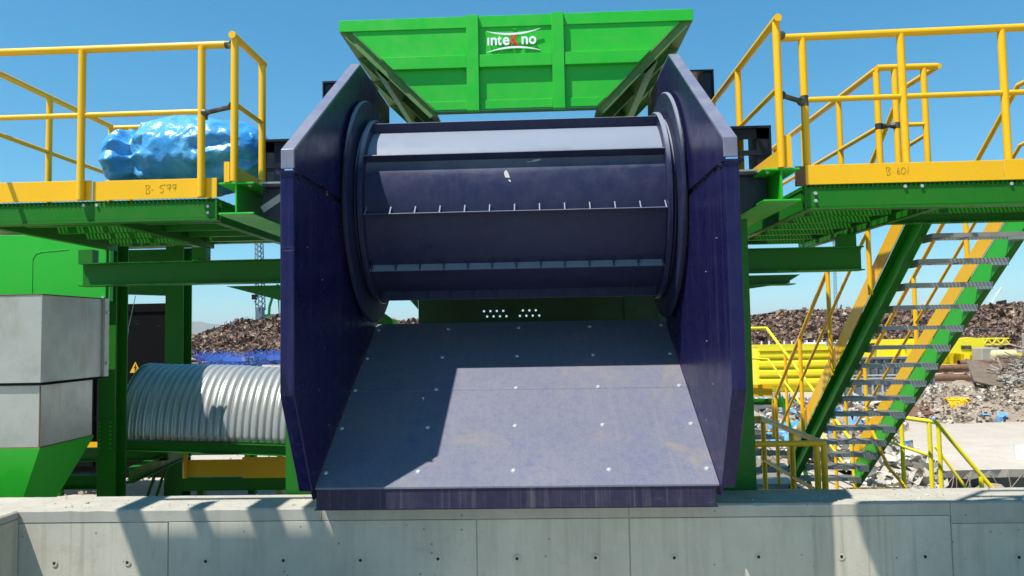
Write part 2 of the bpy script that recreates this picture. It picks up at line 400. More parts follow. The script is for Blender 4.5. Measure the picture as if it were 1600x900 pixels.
# ------------------------------------------------------------------ concrete wall
WY = 5.35; WT = 1.048
wall = T('concrete_wall', (0, 5.56, 0), 'long grey cast concrete wall with tie holes along the front, under the chute lip', 'wall')
b = MB(); b.box(-9, 9, WY+.012, WY+.44, -.2, WT-.02); b.build('wall_core', 'concrete', wall)
jx = [-9, -5.2, -2.54, -.29, .80, 3.04, 5.3, 9]
def rough_slab(x0, x1, z0, z1, y0, y1, amp=.003, step=.06):
    # box whose front, top edge and top are slightly uneven
    mb = MB(); n = max(2, int((x1-x0)/step)); sec = []
    for i in range(n+1):
        x = x0+(x1-x0)*i/n
        e = amp*noise.fractal(Vector((x*6, z0, 2)), 1, 2, 4); c = .012+.008*noise.noise(Vector((x*9, 5, z1)))
        sec.append([(x, y0, z0), (x, y0+e*.3, z1-c), (x, y0+c, z1+e), (x, (y0+y1)/2, z1+amp*noise.noise(Vector((x*4, 9, 0)))), (x, y1-c, z1+e*.5), (x, y1, z1-c), (x, y1, z0)])
    k = 7
    for s_ in sec: mb.v += s_
    for i in range(n):
        for j in range(k): mb.f.append((i*k+j, (i+1)*k+j, (i+1)*k+(j+1) % k, i*k+(j+1) % k))
    mb.f += [tuple(range(k)), tuple(n*k+j for j in range(k-1, -1, -1))]
    return mb
for i in range(len(jx)-1):
    zt = .957 if jx[i] < 3 else .9
    MB().box(jx[i]+.004, jx[i+1]-.004, WY+(.002 if i % 2 else 0), WY+.011, -.2, zt-.004).build('wall_panel', 'concrete', wall, bevel=.003)
cx_ = [-9, -5.2, -1.41, .80, 3.04, 5.3, 9]
for i in range(len(cx_)-1):
    zt = .957 if cx_[i] < 3 else .9
    rough_slab(cx_[i]+.002, cx_[i+1]-.002, zt+.0015, WT, WY-.001, WY+.445).build('coping', 'concrete_top', wall, smooth=True)
# tie holes: flat dark discs stand in for the shade in each recess
h0 = MB(); h0.add([(cos(a)*.0115*(1+.2*sin(3*a)), 0, sin(a)*.0125) for a in [i*pi/5 for i in range(10)]], [tuple(range(10))])
ring = MB()
for i in range(16):
    a, c = i*pi/8, (i+1)*pi/8
    ring.add([(cos(a)*.012, -.0003, sin(a)*.012), (cos(c)*.012, -.0003, sin(c)*.012), (cos(c)*.023, 0, sin(c)*.026), (cos(a)*.023, 0, sin(a)*.026)], [(0,1,2,3)])
hole = ring.build('tie_hole', 'concrete', None); at(hole, wall, (-3.384, WY-.004, .666))
shade_disc = h0.build('hole_shade', 'hole', None); at(shade_disc, wall, (-3.384, WY-.0045, .666))
for x in [-2.84, -2.26, -1.69, -1.13, -.57, -.003, .555, 1.11, 1.70, 2.275, 2.85, 3.49]:
    z = .68-.004*abs(x)+random.uniform(-.006, .006)
    inst(hole, wall, (x, WY-.004, z), (0, random.random()*6, 0)); inst(shade_disc, wall, (x, WY-.0045, z), (0, random.random()*6, 0))
ret = T('return_wall', (-3.9, 3, 0), 'concrete return wall running toward the viewer at the left end of the long wall', 'wall')
MB().box(-4.2, -3.655, 0, WY-.005, -.2, WT-.06).build('wall_face', 'concrete', ret, bevel=.004)
MB().box(-4.21, -3.65, 0, WY-.005, WT-.059, WT+.002).build('coping', 'concrete_top', ret, bevel=.012)

# ------------------------------------------------------------------ drum machine
mach = T('drum_feeder', (0, 6.4, 0), 'big dark blue steel drum with bladed shell between side plates above a sloping bolted chute', 'machine')
HW = 1.4
for sgn in (-1, 1):
    xi = sgn*HW; xo = sgn*(HW+.012)
    low = [(4.735, 3.335), (4.735, 1.91), (5.105, 1.217), (5.14, 1.15), (5.3, 1.15), (7.1, 2.15), (7.12, 3.335)]
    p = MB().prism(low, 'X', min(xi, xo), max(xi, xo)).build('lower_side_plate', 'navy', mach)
    # box edge along the front
    fw = .092
    e = MB(); a, c = sorted((xi-sgn*.001, xi+sgn*fw))
    e.prism([(4.723, 3.36), (4.723, 1.905), (5.095, 1.215), (5.16, 1.225), (4.80, 1.93), (4.80, 3.36)], 'X', a, c).build('front_edge_box', 'navy', p, bevel=.005)
    MB().box(min(xi-sgn*.015, xi+sgn*(fw+.03)), max(xi-sgn*.015, xi+sgn*(fw+.03)), 4.71, 4.83, 3.361, 3.375).build('edge_cap', 'navy', p)
    MB().box(min(xi-sgn*.001, xi+sgn*.05), max(xi-sgn*.001, xi+sgn*.05), 4.83, 7.12, 3.337, 3.347).build('top_flange', 'navy', p)
    up = [(4.735, 3.385), (4.735, 3.515), (6.54, 4.752), (7.85, 4.752), (7.85, 3.42), (6.05, 3.395)]
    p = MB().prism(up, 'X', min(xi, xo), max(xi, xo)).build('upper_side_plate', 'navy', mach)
    e = MB(); d = Vector((0, 6.54-4.723, 4.76-3.52)); nn = Vector((0, -d.z, d.y)).normalized()
    e.prism([(4.723, 3.392), (4.723, 3.52), (6.54, 4.76), (7.85, 4.76), (7.85, 4.745), (6.545, 4.745), (4.745, 3.505), (4.745, 3.392)], 'X', *sorted((xi-sgn*.001, xi+sgn*(fw-.005)))).build('edge_flange', 'navy_dusty', p, bevel=.003)
    for (ya, yb) in (((4.84, 5.0), (5.05, 5.33), (5.39, 5.62), (5.67, 7.1)) if sgn > 0 else ((4.84, 5.5), (5.54, 7.1))):   # spacers in the gap between the two plates
        MB().box(min(xi+sgn*.013, xi+sgn*.07), max(xi+sgn*.013, xi+sgn*.07), ya, yb, 3.349, 3.40).build('spacer', 'navy_dark', p)
    # round cover plate on the inside of the side plates
    DC, ZC = 6.85, 3.43
    prof = [(sgn*1.345, .2), (sgn*1.345, 1.022), (sgn*1.352, 1.03), (sgn*1.372, 1.03), (sgn*1.372, .2)]
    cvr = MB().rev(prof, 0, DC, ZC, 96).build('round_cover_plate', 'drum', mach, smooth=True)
    MB().rev([(sgn*1.375, .3), (sgn*1.375, .975), (sgn*1.397, .975), (sgn*1.397, .3)], 0, DC, ZC, 96).build('cover_spacer', 'navy_dark', cvr, smooth=True)
    # little bolt heads and holes on the plates
    for (yy_, zz_) in [(5.0, 2.9), (5.25, 1.9), (5.35, 2.7), (5.4, 2.2), (5.5, 1.62)]:
        MB().tube((xi-sgn*.001, yy_, zz_), (xi-sgn*.004, yy_, zz_), .0042, 8).build('rivet', 'bolt', p)
# drum shell with end tyres
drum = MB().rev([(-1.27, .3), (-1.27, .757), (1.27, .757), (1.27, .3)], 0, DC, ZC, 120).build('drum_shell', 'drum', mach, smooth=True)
for sgn in (-1, 1):
    pr = [(1.262, .5), (1.262, .85), (1.27, .857), (1.30, .857), (1.325, .80), (1.34, .80), (1.34, .5)]
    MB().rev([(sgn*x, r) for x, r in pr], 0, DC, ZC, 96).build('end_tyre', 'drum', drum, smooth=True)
def drum_pt(phi, r, x): return (x, DC - r*cos(phi), ZC + r*sin(phi))
gx = [-1.245+.2079*i for i in range(13)]
proto_g = None
for k in range(10):
    phi = R(-10+36*k); u = Vector((0, -cos(phi), sin(phi))); tn = Vector((0, sin(phi), cos(phi)))  # tn: towards larger phi
    c0 = Vector((0, DC, ZC))
    bl = MB(); a = c0+u*.75; c = c0+u*.842
    for s_ in (0,): bl.add([Vector((x, 0, 0))+p+tn*w for x in (-1.262, 1.262) for p in (a, c) for w in (-.006, .006)], [(0,1,3,2),(4,6,7,5),(0,4,5,1),(2,3,7,6),(0,2,6,4),(1,5,7,3)])
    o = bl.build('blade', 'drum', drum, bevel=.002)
    for x in gx:
        if not (0 <= k <= 2 or k >= 8): continue
        if proto_g is None:
            g = MB(); g.add([(-.006, 0, 0), (-.005, .078, 0), (-.005, 0, .055), (.005, 0, 0), (.005, .078, 0), (.005, 0, .055)], [(0,1,2),(3,5,4),(0,3,4,1),(1,4,5,2),(2,5,3,0)])
            proto_g = g.build('gusset', 'drum', None); gg = proto_g
        else: gg = proto_g.copy(); COL.objects.link(gg)
        # local y -> u (radial), local z -> tn
        mt = Matrix((Vector((1,0,0)), u, tn)).transposed()
        if mt.determinant() < 0: mt = Matrix((Vector((-1,0,0)), u, tn)).transposed()
        gg.parent = drum; gg.rotation_euler = mt.to_euler(); gg.location = c0+u*.757+tn*.006+Vector((x,0,0))-wloc(drum)
# scraped spots on the drum
for (x, ph, sx, sz, rt) in [(-.06, 14, .022, .05, .35), (.19, 23.5, .05, .012, .15), (-.035, 9.5, .01, .018, .7), (.13, 22.6, .03, .004, .1)]:
    ph = R(ph); u = Vector((0, -cos(ph), sin(ph))); tn = Vector((0, sin(ph), cos(ph))); c = Vector((x, DC, ZC))+u*.7595
    pts = []
    for q in range(7):
        a = q*2*pi/7; rr = random.uniform(.65, 1.1); px, pz = cos(a)*sx*rr, sin(a)*sz*rr
        pts.append(c+Vector((1,0,0))*(px*cos(rt)-pz*sin(rt))+tn*(px*sin(rt)+pz*cos(rt)))
    MB().add(pts, [tuple(range(7))]).build('scrape_mark', 'pale', drum)
MB().tube((-1.52, DC, ZC), (1.52, DC, ZC), .12, 24).build('shaft', 'navy_dark', mach, smooth=True)
# chute floor: two dusty plates, front lip
def slope_z(y): return 1.231+.573*(y-5.144)
for (y0, y1) in ((5.144, 6.155), (6.159, 7.16)):
    c = MB(); c.add([(x, y, slope_z(y)+dz) for x in (-HW+.003, HW-.003) for y in (y0, y1) for dz in (-.014, 0)], [(0,1,3,2),(4,6,7,5),(0,4,5,1),(2,3,7,6),(0,2,6,4),(1,5,7,3)])
    fl = c.build('chute_floor_plate', 'chute', mach, bevel=.0015)
MB().box(-HW+.012, HW-.03, 5.152, 5.17, 1.08, 1.2165).build('lip_plate', 'lip', mach)
MB().box(-HW-.005, HW-.012, 5.158, 5.6, 1.072, 1.079).build('lip_flange', 'navy', mach)
MB().box(-HW+.01, HW-.02, 5.17, 5.35, 1.07, 1.20).build('lip_beam', 'navy_dark', mach)
b = MB(); b.add([(x, y, slope_z(y)+dz) for x in (-HW+.02, HW-.02) for y in (5.3, 7.15) for dz in (-.13, -.016)], [(0,1,3,2),(4,6,7,5),(0,4,5,1),(2,3,7,6),(0,2,6,4),(1,5,7,3)])
b.build('chute_underframe', 'navy_dark', mach)
# domed bolts
bo = MB()
for i in range(12):
    a, c = i*pi/6, (i+1)*pi/6
    bo.add([(cos(a)*.021, sin(a)*.021, 0), (cos(c)*.021, sin(c)*.021, 0), (cos(c)*.013, sin(c)*.013, .009), (cos(a)*.013, sin(a)*.013, .009)], [(0,1,2,3)])
    bo.add([(cos(a)*.013, sin(a)*.013, .009), (cos(c)*.013, sin(c)*.013, .009), (0, 0, .012)], [(0,1,2)])
bolt = None; tilt = (math.atan(.573), 0, 0)
for y in (5.28, 5.728, 6.175, 6.613, 7.055):
    for x in (-1.365, -.69, -.012, .663, 1.34):
        l = (x+random.uniform(-.006,.006), y, slope_z(y)+.001)
        if bolt is None: bolt = bo.build('floor_bolt', 'bolt', None, merge=True, smooth=True); at(bolt, mach, l, tilt)
        else: inst(bolt, mach, l, tilt)
# dark blue bearing frames outside the plates
for sgn in (-1, 1):
    def fr(x0, x1, y0, y1, z0, z1, t=.055, mid=True):
        g = MB(); a, c = sorted((sgn*x0, sgn*x1))
        g.box(a, c, y0, y1, z1-t*.35, z1); g.box(a, c, y0, y1, z0, z0+t*.35)
        o = max(abs(a), abs(c))*sgn; a2, c2 = sorted((o, o-sgn*t*2)); g.box(a2, c2, y0+.03, y1-.03, z0+t*.36, z1-t*.36)
        a3, c3 = sorted((o-sgn*.001, o-sgn*.014)); g.box(a3, c3, y0, y0+.029, z0+t*.36, z1-t*.36)
        if mid: g.box(a, c, y0+.03, y0+.045, z1-.10, z1-.36*t); g.box(a, c, y0+.02, y0+.04, (z0+z1)/2-.02, (z0+z1)/2+.02)
        return g.build('bearing_frame', 'navy_dark', mach)
    fr(1.45, 2.08, 5.9, 6.2, 3.48, 3.91)
    fr(1.5, 2.02, 7.45, 7.75, 4.42, 4.93, mid=False)
    # bracket carrying the green beam
    b = MB(); a, c = sorted((sgn*1.5, sgn*1.90)); b.box(a, c, 5.42, 6.6, 3.405, 3.43); b.build('bracket_top', 'navy', mach)
    b = MB(); b.prism([(sgn*1.5, 3.404), (sgn*1.5, 2.9), (sgn*1.72, 3.16), (sgn*1.88, 3.2), (sgn*1.88, 3.404)], 'Y', 5.44, 5.455)
    b.build('bracket_plate', 'navy_dark', mach)
    b = MB(); a, c = sorted((sgn*1.42, sgn*1.84)); b.box(a, c, 5.56, 5.6, 3.2, 3.39); b.build('bracket_web', 'black', mach)
# printed tape on the left bracket
b = MB(); b.obox((-1.80, 5.437, 3.30), (.20, .002, .052), Matrix.Rotation(R(-33), 3, 'Y')); st = b.build('tape_strip', 'pale', mach, label='pale masking tape strip')
# green legs either side
for sgn in (-1, 1):
    a, c = sorted((sgn*1.56, sgn*1.845))
    g = MB().box(a, c, 5.84, 5.855, 0, 3.15); g.box(a, c, 6.07, 6.085, 0, 3.15); mx = (a+c)/2; g.box(mx-.006, mx+.006, 5.856, 6.069, 0, 3.15)
    lg = g.build('leg', 'green_deep' if sgn < 0 else 'green_deep', mach)
    MB().box(a-.03, c+.03, 5.80, 6.12, 1.0, 1.02).build('leg_plate', 'green_deep', lg)
# shade-darkened feed casing behind the drum with two rows of see-through holes
def perforated(x0, n, pitch, z, r=.013):
    mb = MB()
    for i in range(n):
        cx, cz = x0+i*pitch, z
        hw, hh = pitch/2, .03
        q = [(hw,0),(hw,hh),(0,hh),(-hw,hh),(-hw,0),(-hw,-hh),(0,-hh),(hw,-hh)]
        o_ = [(cx+u, 8.3, cz+v) for u, v in q]; i_ = [(cx+r*cos(k*pi/4), 8.3, cz+r*sin(k*pi/4)) for k in range(8)]
        mb.add(o_+i_, [(k, (k+1) % 8, 8+(k+1) % 8, 8+k) for k in range(8)])
    return mb
cas = MB()
cas.box(-1.18, 1.9, 8.3, 8.31, 2.555, 3.6); cas.box(-1.18, 1.9, 8.3, 8.31, 2.1, 2.435)
pitch = .0725
rows = [(-.435, 4, 2.525), (-.40, 4, 2.465), (.02, 3, 2.525), (-.01, 4, 2.465)]
for zrow, segs in ((2.525, [(-.435, 4), (.005, 3)]), (2.465, [(-.40, 4), (-.03, 4)])):
    x = -1.18
    for x0, n in segs:
        xs = x0-pitch/2; cas.box(x, xs, 8.3, 8.31, zrow-.03, zrow+.03)
        pm = perforated(x0, n, pitch, zrow); cas.add(pm.v, pm.f); x = x0+(n-.5)*pitch
    cas.box(x, 1.9, 8.3, 8.31, zrow-.03, zrow+.03)
cas.build('feed_casing', 'green_shaded', mach)
MB().prism([(-1.18, 2.56), (-1.30, 2.70), (-1.30, 3.4), (-1.18, 3.4)], 'Y', 8.28, 8.29).build('casing_side', 'green_deep', mach)
MB().prism([(-1.6, 2.30), (-1.30, 2.33), (-1.56, 2.52), (-1.75, 2.58)], 'Y', 8.28, 8.29).build('casing_foot', 'green_deep', mach)
MB().prism([(1.14, 2.40), (1.14, 3.3), (1.25, 3.3), (1.25, 2.35)], "Y", 8.28, 8.29).build("casing_side", "green_shaded", mach)
MB().box(1.50, 1.9, 8.29, 8.30, 2.2, 2.5).build('casing_foot', 'green_shaded', mach); MB().box(1.44, 1.9, 8.31, 8.32, 2.62, 3.3).build('casing_wing', 'green_shaded', mach)
MB().box(-1.3, 1.3, 7.45, 8.29, 4.28, 4.30).build('added_casing_shade', 'green_deep', mach)  # hidden cover added to keep the sun off the feed casing
MB().box(-1.3, 1.3, 8.311, 8.33, 3.45, 4.279).build('casing_back', 'green_deep', mach)

# ------------------------------------------------------------------ green hopper
hop = T('feed_hopper', (0, 8.4, 3), 'bright green steel hopper with sloping sides standing above the drum', 'hopper')
HY = 7.2; HB = 9.7
Zt, Zb = 5.40, 4.50
fp = MB(); fp.prism([(-1.70, Zt), (1.70, Zt), (.80, Zb), (-.80, Zb)], 'Y', HY, HY+.012); fp.build('front_panel', 'green', hop)
MB().prism([(-1.70, Zt), (1.70, Zt), (1.62, 5.32), (-1.62, 5.32)], 'Y', HB-.012, HB).build('rear_panel', 'green_dusty', hop)
MB().box(-1.77, 1.772, HY-.016, HY-.001, 5.335, 5.452).build('top_rim', 'green', hop, bevel=.004)
for sgn in (-1, 1):
    b = MB(); b.box(*sorted((sgn*1.665, sgn*1.77)), HY+.013, HB, 5.34, 5.35); b.box(*sorted((sgn*1.758, sgn*1.77)), HY+.013, HB, 5.351, 5.452)
    b.build('side_rim', 'green_dusty', hop)
    # sloping side wall
    b = MB(); dx, dz = .9, .9
    def sl(u, off): # u: 0 top, 1 bottom; off: outwards/down
        return (sgn*(1.70-.9*u+off*.7), Zt-.9*u-off*.7)
    b.add([(sl(u, o)[0], y, sl(u, o)[1]) for u in (0.0, 1.0) for y in (HY+.014, HB-.014) for o in (0, .01)], [(0,1,3,2),(4,6,7,5),(0,4,5,1),(2,3,7,6),(0,2,6,4),(1,5,7,3)])
    sw = b.build('side_wall', 'green_dusty', hop)
    for yy_ in (HY+.03, 7.95, 8.7, HB-.04):      # sloping stiffeners
        b = MB(); w_ = .008
        for (u0, u1, o0, o1, y0, y1) in ((.0, 1.0, .011, .09, yy_-w_, yy_+w_), (.06, 1.0, .083, .092, yy_-.045, yy_-w_-.001)):
            b.add([(sl(u, o)[0], y, sl(u, o)[1]) for u in (u0, u1) for y in (y0, y1) for o in (o0, o1)], [(0,1,3,2),(4,6,7,5),(0,4,5,1),(2,3,7,6),(0,2,6,4),(1,5,7,3)])
        b.build('side_stiffener', 'green_dusty', sw)
    b = MB()
    for (u0, u1, o0, o1) in ((.40, .41, .011, .12), (.54, .55, .011, .12), (.411, .539, .111, .12)):
        b.add([(sl(u, o)[0], y, sl(u, o)[1]) for u in (u0, u1) for y in (HY+.05, HB-.05) for o in (o0, o1)], [(0,1,3,2),(4,6,7,5),(0,4,5,1),(2,3,7,6),(0,2,6,4),(1,5,7,3)])
    b.build('side_rail', 'green_dusty', sw)
    b = MB(); q = sl(.93, .06); b.tube((q[0], HY+.5, q[1]-.01), (q[0], HY+.54, q[1]-.01), .045, 16); b.build('hinge_lug', 'green_dusty', sw)
    b = MB(); b.box(*sorted((sgn*.72, sgn*.84)), 8.9, 9.02, 0, 4.6); b.build('hopper_leg', 'green_deep', hop)
    # slope flange along the front corner
    b = MB(); b.add([(sgn*(1.705-.9*u+o), y, Zt-.9*u-.0) for u in (.06, 1.0) for y in (HY-.008, HY+.10) for o in (0, .012)], [(0,1,3,2),(4,6,7,5),(0,4,5,1),(2,3,7,6),(0,2,6,4),(1,5,7,3)])
    b.build('corner_flange', 'green_dusty', hop)
def edge_x(z): return 1.70-.9*(Zt-z)/.9
for (x0, x1) in ((-.482, -.36), (.368, .488)):
    MB().box(x0, x1, HY-.064, HY-.001, 4.478, 5.447).build('vertical_rib', 'green', hop, bevel=.004)
for (x0, x1) in ((None, -.483), (-.359, .367), (.489, None)):
    for (z0, z1, dep) in ((4.918, 5.044, .052), (4.505, 4.594, .012)):
        a0 = x0 if x0 is not None else -edge_x(z0); a1 = -edge_x(z1) if x0 is None else x0
        c0 = x1 if x1 is not None else edge_x(z0); c1 = edge_x(z1) if x1 is None else x1
        MB().prism([(a0, z0), (a1, z1), (c1, z1), (c0, z0)], 'Y', HY-dep, HY-.001).build('cross_rail' if dep > .02 else 'bottom_rail', 'green', hop, bevel=.003)
MB().box(-.80, .80, HY+.013, HY+.09, 4.49, 4.499).build('bottom_flange', 'green_dusty', hop)
# open hollow ends of the middle rail
for sgn in (-1, 1):
    x = sgn*1.255
    b = MB(); b.add([(x-sgn*.012+sgn*.0, HY-.05, 4.925), (x+sgn*.10, HY-.05, 5.037), (x+sgn*.10, HY+.03, 5.037), (x-sgn*.012, HY+.03, 4.925)], [(0,1,2,3)])
# raised lettering
sign = T('tmp', (0, 0, 0), '', ''); COL.objects.unlink(sign); bpy.data.objects.remove(sign)
plate = MB().box(-.02, .02, HY-.02, HY-.001, 5.30, 5.31).build('lettering_bracket', 'green', hop)
def letters(txt, x, z, size, mat, width=None, off=.0035, depth=.006, yy_=HY-.035):
    cu = bpy.data.curves.new('txt', 'FONT'); cu.body = txt; cu.size = size; cu.extrude = depth; cu.offset = off
    cu.space_character = 1.0
    ob = bpy.data.objects.new('txt', cu); COL.objects.link(ob); bpy.context.view_layer.update()
    me = bpy.data.meshes.new_from_object(ob.evaluated_get(bpy.context.evaluated_depsgraph_get()))
    COL.objects.unlink(ob); bpy.data.objects.remove(ob)
    xs = [v.co.x for v in me.vertices]; w = max(xs)-min(xs); k = (width/w) if width else 1; mn = min(xs)
    for v in me.vertices: v.co = Vector(((v.co.x-mn)*k, -v.co.z, v.co.y))
    me.materials.clear(); me.materials.append(M[mat])
    o = bpy.data.objects.new('letter', me); COL.objects.link(o); at(o, hop, (x, yy_, z)); return o
try:
    zb = 5.142
    for ch, x, w_ in (('\u0131', -.271, .016), ('n', -.239, .062), ('t', -.172, .042), ('e', -.119, .066)):
        letters(ch, x, zb, .155, 'white', w_)
    letters('K', -.036, zb-.004, .142, 'red', .079)
    for ch, x, w_ in (('n', .068, .064), ('o', .142, .072)): letters(ch, x, zb+.002, .155, 'white', w_)
except Exception as ex: print('text', ex)
for (z0, zm, z1, nm) in ((5.283, 5.243, 5.297, 'upper'), (5.065, 5.108, 5.075, 'lower')):
    pts_t, pts_b = [], []
    for i in range(25):
        u = i/24; x = -.283+.54*u
        z = (1-u)**2*z0 + 2*u*(1-u)*(2*zm-.5*(z0+z1)) + u*u*z1; th = .0015+.013*sin(pi*u)
        pts_t.append((x, z+th)); pts_b.append((x, z-th*.4))
    MB().prism(pts_b+pts_t[::-1], 'Y', HY-.042, HY-.03).build('logo_arc', 'white', hop)
for x in (-.25, -.05, .2): MB().tube((x, HY-.03, 5.18), (x, HY, 5.18), .006, 6).build('standoff', 'bolt', hop)

# ------------------------------------------------------------------ platforms and railings
def post(par, x, y, z0, z1, r=.027, mat='yellow'): return MB().tube((x, y, z0), (x, y, z1), r, 16).build('post', mat, par, smooth=True)
def rail(par, pts, r, name='top_rail', mat='yellow'):
    b = MB(); 
    for i in range(len(pts)-1): b.tube(pts[i], pts[i+1], r, 14)
    for p in pts[1:-1]:
        b.add([Vector(p)+Vector((cos(a)*cos(e), sin(a)*cos(e), sin(e)))*r*1.0 for e in (-.9, 0, .9) for a in [i*pi/5 for i in range(10)]],
              [(j*10+i, j*10+(i+1) % 10, (j+1)*10+(i+1) % 10, (j+1)*10+i) for j in range(2) for i in range(10)])
    return b.build(name, mat, par, smooth=True)
def weld(par, p, q, r=.018, big=.034):
    b = MB(); p, q = Vector(p), Vector(q); d = (q-p).normalized()
    b.tube(p, q, r, 12); b.tube(p, p+d*.03, big, 12, r2=r*1.2); b.tube(q-d*.03, q, r*1.2, 12, r2=big)
    return b.build('welded_link', 'burnt', par, smooth=True, label='burnt bare steel link welded between two posts')
def grating(par, x0, x1, y0, y1, z, mat='green_deep'):
    b = MB(); x = x0
    while x < x1: b.box(x, x+.005, y0, y1, z-.028, z-.001); x += .034
    y = y0+.02
    while y < y1: b.box(x0, x1, y, y+.012, z-.012, z); y += .1
    return b.build('grating', mat, par, kind='stuff')
def bolts(par, pts, r=.013, d=(0,-1,0)):
    for p in pts: MB().tube(p, Vector(p)+Vector(d)*.014, r, 6).build('bolt', 'bolt', par)

# left platform
pl = T('left_platform', (-3.1, 6.2, 3.1), 'green steel walkway platform with yellow railing left of the drum, carrying the blue plastic bundle', 'platform')
XL, XR, Y0, Y1, ZD = -4.15, -2.2, 5.38, 7.1, 3.32
fb = MB().chan((XL, Y0+.004, 3.247), (XR, Y0+.004, 3.247), .135, .06, (0,1,0)).build('edge_channel', 'green_deep', pl, bevel=.002)
MB().box(XL, XR-.005, Y0-.012, Y0+.09, 3.168, 3.1785).build('bottom_flange', 'green_deep', pl)
for x in (XR-.02, -3.0, -3.98): MB().chan((x, Y0+.1, 3.235), (x, Y1, 3.235), .15, .06, (-1,0,0)).build('side_channel', 'green_deep', pl)
for y in (5.75, 6.15, 6.55, 6.9, 7.08): MB().chan((XL+.2, y, 3.255), (XR-.03, y, 3.255), .10, .05, (0,1,0)).build('joist', 'green_deep', pl)
grating(pl, XL, XR, Y0-.01, Y1, ZD+.012)
MB().box(XR-.012, XR, Y0-.014, Y0-.004, 3.17, 3.318).build('end_plate', 'green_deep', pl)
bolts(pl, [(XR-.07, Y0, 3.222), (XR-.07, Y0, 3.27), (-3.22, Y0, 3.3), (-3.12, Y0, 3.3)], .012)
def toe(par, x0, x1, y, z0, z1, mat='yellow'): return MB().box(x0, x1, y-.004, y+.004, z0, z1).build('toe_board', mat, par, bevel=.002)
toe(pl, XL, -3.16, Y0-.012, 3.334, 3.488); toe(pl, -3.0595, XR, Y0-.012, 3.334, 3.482)
MB().box(-3.1595, -3.06, Y0+.002, Y0+.008, 3.334, 3.48).build('toe_board_splice', 'yellow', pl)
for x in (-4.14, -3.228, -2.308): post(pl, x, Y0-.04 if x > -4 else Y0, 3.335, 4.478)
rail(pl, [(XL, Y0-.03, 4.488), (-2.10, Y0-.03, 4.492)], .028)
rail(pl, [(XL, Y0-.03, 3.98), (-2.325, Y0-.03, 3.985)], .02, 'mid_rail')
weld(pl, (-2.285, Y0-.04, 3.97), (-2.01, 5.19, 3.965))
b = MB(); b.tube((-2.13, Y0-.03, 4.492), (-2.09, Y0-.032, 4.492), .031, 14); b.tube((-2.10, Y0-.04, 4.48), (-2.0, 5.19, 4.40), .016, 10); b.build('rail_coupler', 'burnt', pl, smooth=True)
rail(pl, [(XL+.2, Y0, 4.36), (-3.95, 6.93, 4.36)], .024); rail(pl, [(-3.95, 5.0, 3.885), (-3.95, 6.93, 3.885)], .018, 'mid_rail')
for y in (6.03, 6.93): post(pl, -3.95, y, 3.33, 4.34, .025)
toe(pl, XL, -2.95, Y1-.02, 3.334, 3.47)
rail(pl, [(-3.95, 6.98, 4.36), (-2.86, 6.98, 4.36)], .024); post(pl, -3.78, 6.98, 3.33, 4.34, .025); post(pl, -3.0, 6.98, 3.33, 4.34, .025)
rail(pl, [(-2.86, 6.98, 4.36), (-2.84, 7.6, 4.36)], .024)
# lower cross beam and its stools
MB().ibeam((-4.25, 7.0, 2.915), (-1.86, 7.0, 2.915), .225, .16, .011).build('cross_beam', 'green_deep', pl)
for x in (-4.2, -3.08): MB().box(x-.07, x+.07, 6.95, 7.05, 3.03, 3.16).build('stool', 'green_deep', pl)
MB().prism([(-2.9, 2.79), (-1.86, 2.79), (-1.86, 2.50)], 'Y', 7.15, 7.17).build('gusset_plate', 'green_deep', pl)
b = MB(); b.tube((-2.45, 6.4, 3.14), (-2.45, 6.4, 3.2), .05, 12)

# right platform
pr = T('right_platform', (3.2, 6.4, 3.1), 'green steel platform with long yellow railing right of the drum, above the stair', 'platform')
XA, XB = 2.14, 5.0
MB().chan((XA, Y0+.004, 3.227), (XB, Y0+.004, 3.227), .155, .06, (0,1,0)).build('edge_channel', 'green_deep', pr, bevel=.002)
MB().box(XA+.006, XB, Y0-.012, Y0+.09, 3.138, 3.148).build('bottom_flange', 'green_deep', pr)
MB().box(XA-.01, XA+.004, Y0-.016, Y0-.006, 3.14, 3.312).build('end_plate', 'green_deep', pr)
for x in (XA+.01, 3.1, 4.6): MB().chan((x, Y0+.1, 3.22), (x, 8.3 if x < 3.5 else 6.3, 3.22), .16, .06, (1,0,0)).build('side_channel', 'green_deep', pr)
for y in (5.7, 6.1, 6.5, 6.9, 7.3, 7.7, 8.1): MB().chan((XA+.02, y, 3.245), (3.09 if y > 6.2 else XB, y, 3.245), .10, .05, (0,1,0)).build('joist', 'green_deep', pr)
grating(pr, XA, XB, Y0-.01, 6.3, 3.322); grating(pr, XA, 3.1, 6.305, 8.3, 3.322)
MB().chan((3.11, 6.3, 3.215), (XB, 6.3, 3.215), .16, .06, (0,-1,0)).build('rear_channel', 'green_deep', pr)
bolts(pr, [(XA+.07, Y0, 3.2), (XA+.07, Y0, 3.255), (2.85, Y0, 3.29), (2.97, Y0, 3.29), (3.6, Y0, 3.29), (3.7, Y0, 3.29)], .013)
toe(pr, XA, 3.55, Y0-.012, 3.318, 3.462); toe(pr, 3.554, XB, Y0-.012, 3.318, 3.467)
MB().box(2.07, 2.137, Y0-.03, Y0+.0, 3.31, 3.452).build('timber_end_block', 'rust', pr)
for x, w_ in ((2.172, .027), (2.885, .027), (3.61, .027), (4.33, .027)): post(pr, x, Y0+.025, 3.33, 4.432, w_)
rail(pr, [(1.985, Y0+.025, 4.425), (XB, Y0+.025, 4.462)], .028); rail(pr, [(2.19, Y0+.025, 3.955), (XB, Y0+.025, 3.973)], .02, 'mid_rail')
weld(pr, (1.955, 5.25, 3.945), (2.145, Y0+.02, 3.945))
b = MB(); b.tube((1.96, 5.30, 4.408), (2.0, Y0-.045, 4.418), .033, 12); b.build('rail_coupler', 'burnt', pr, smooth=True)
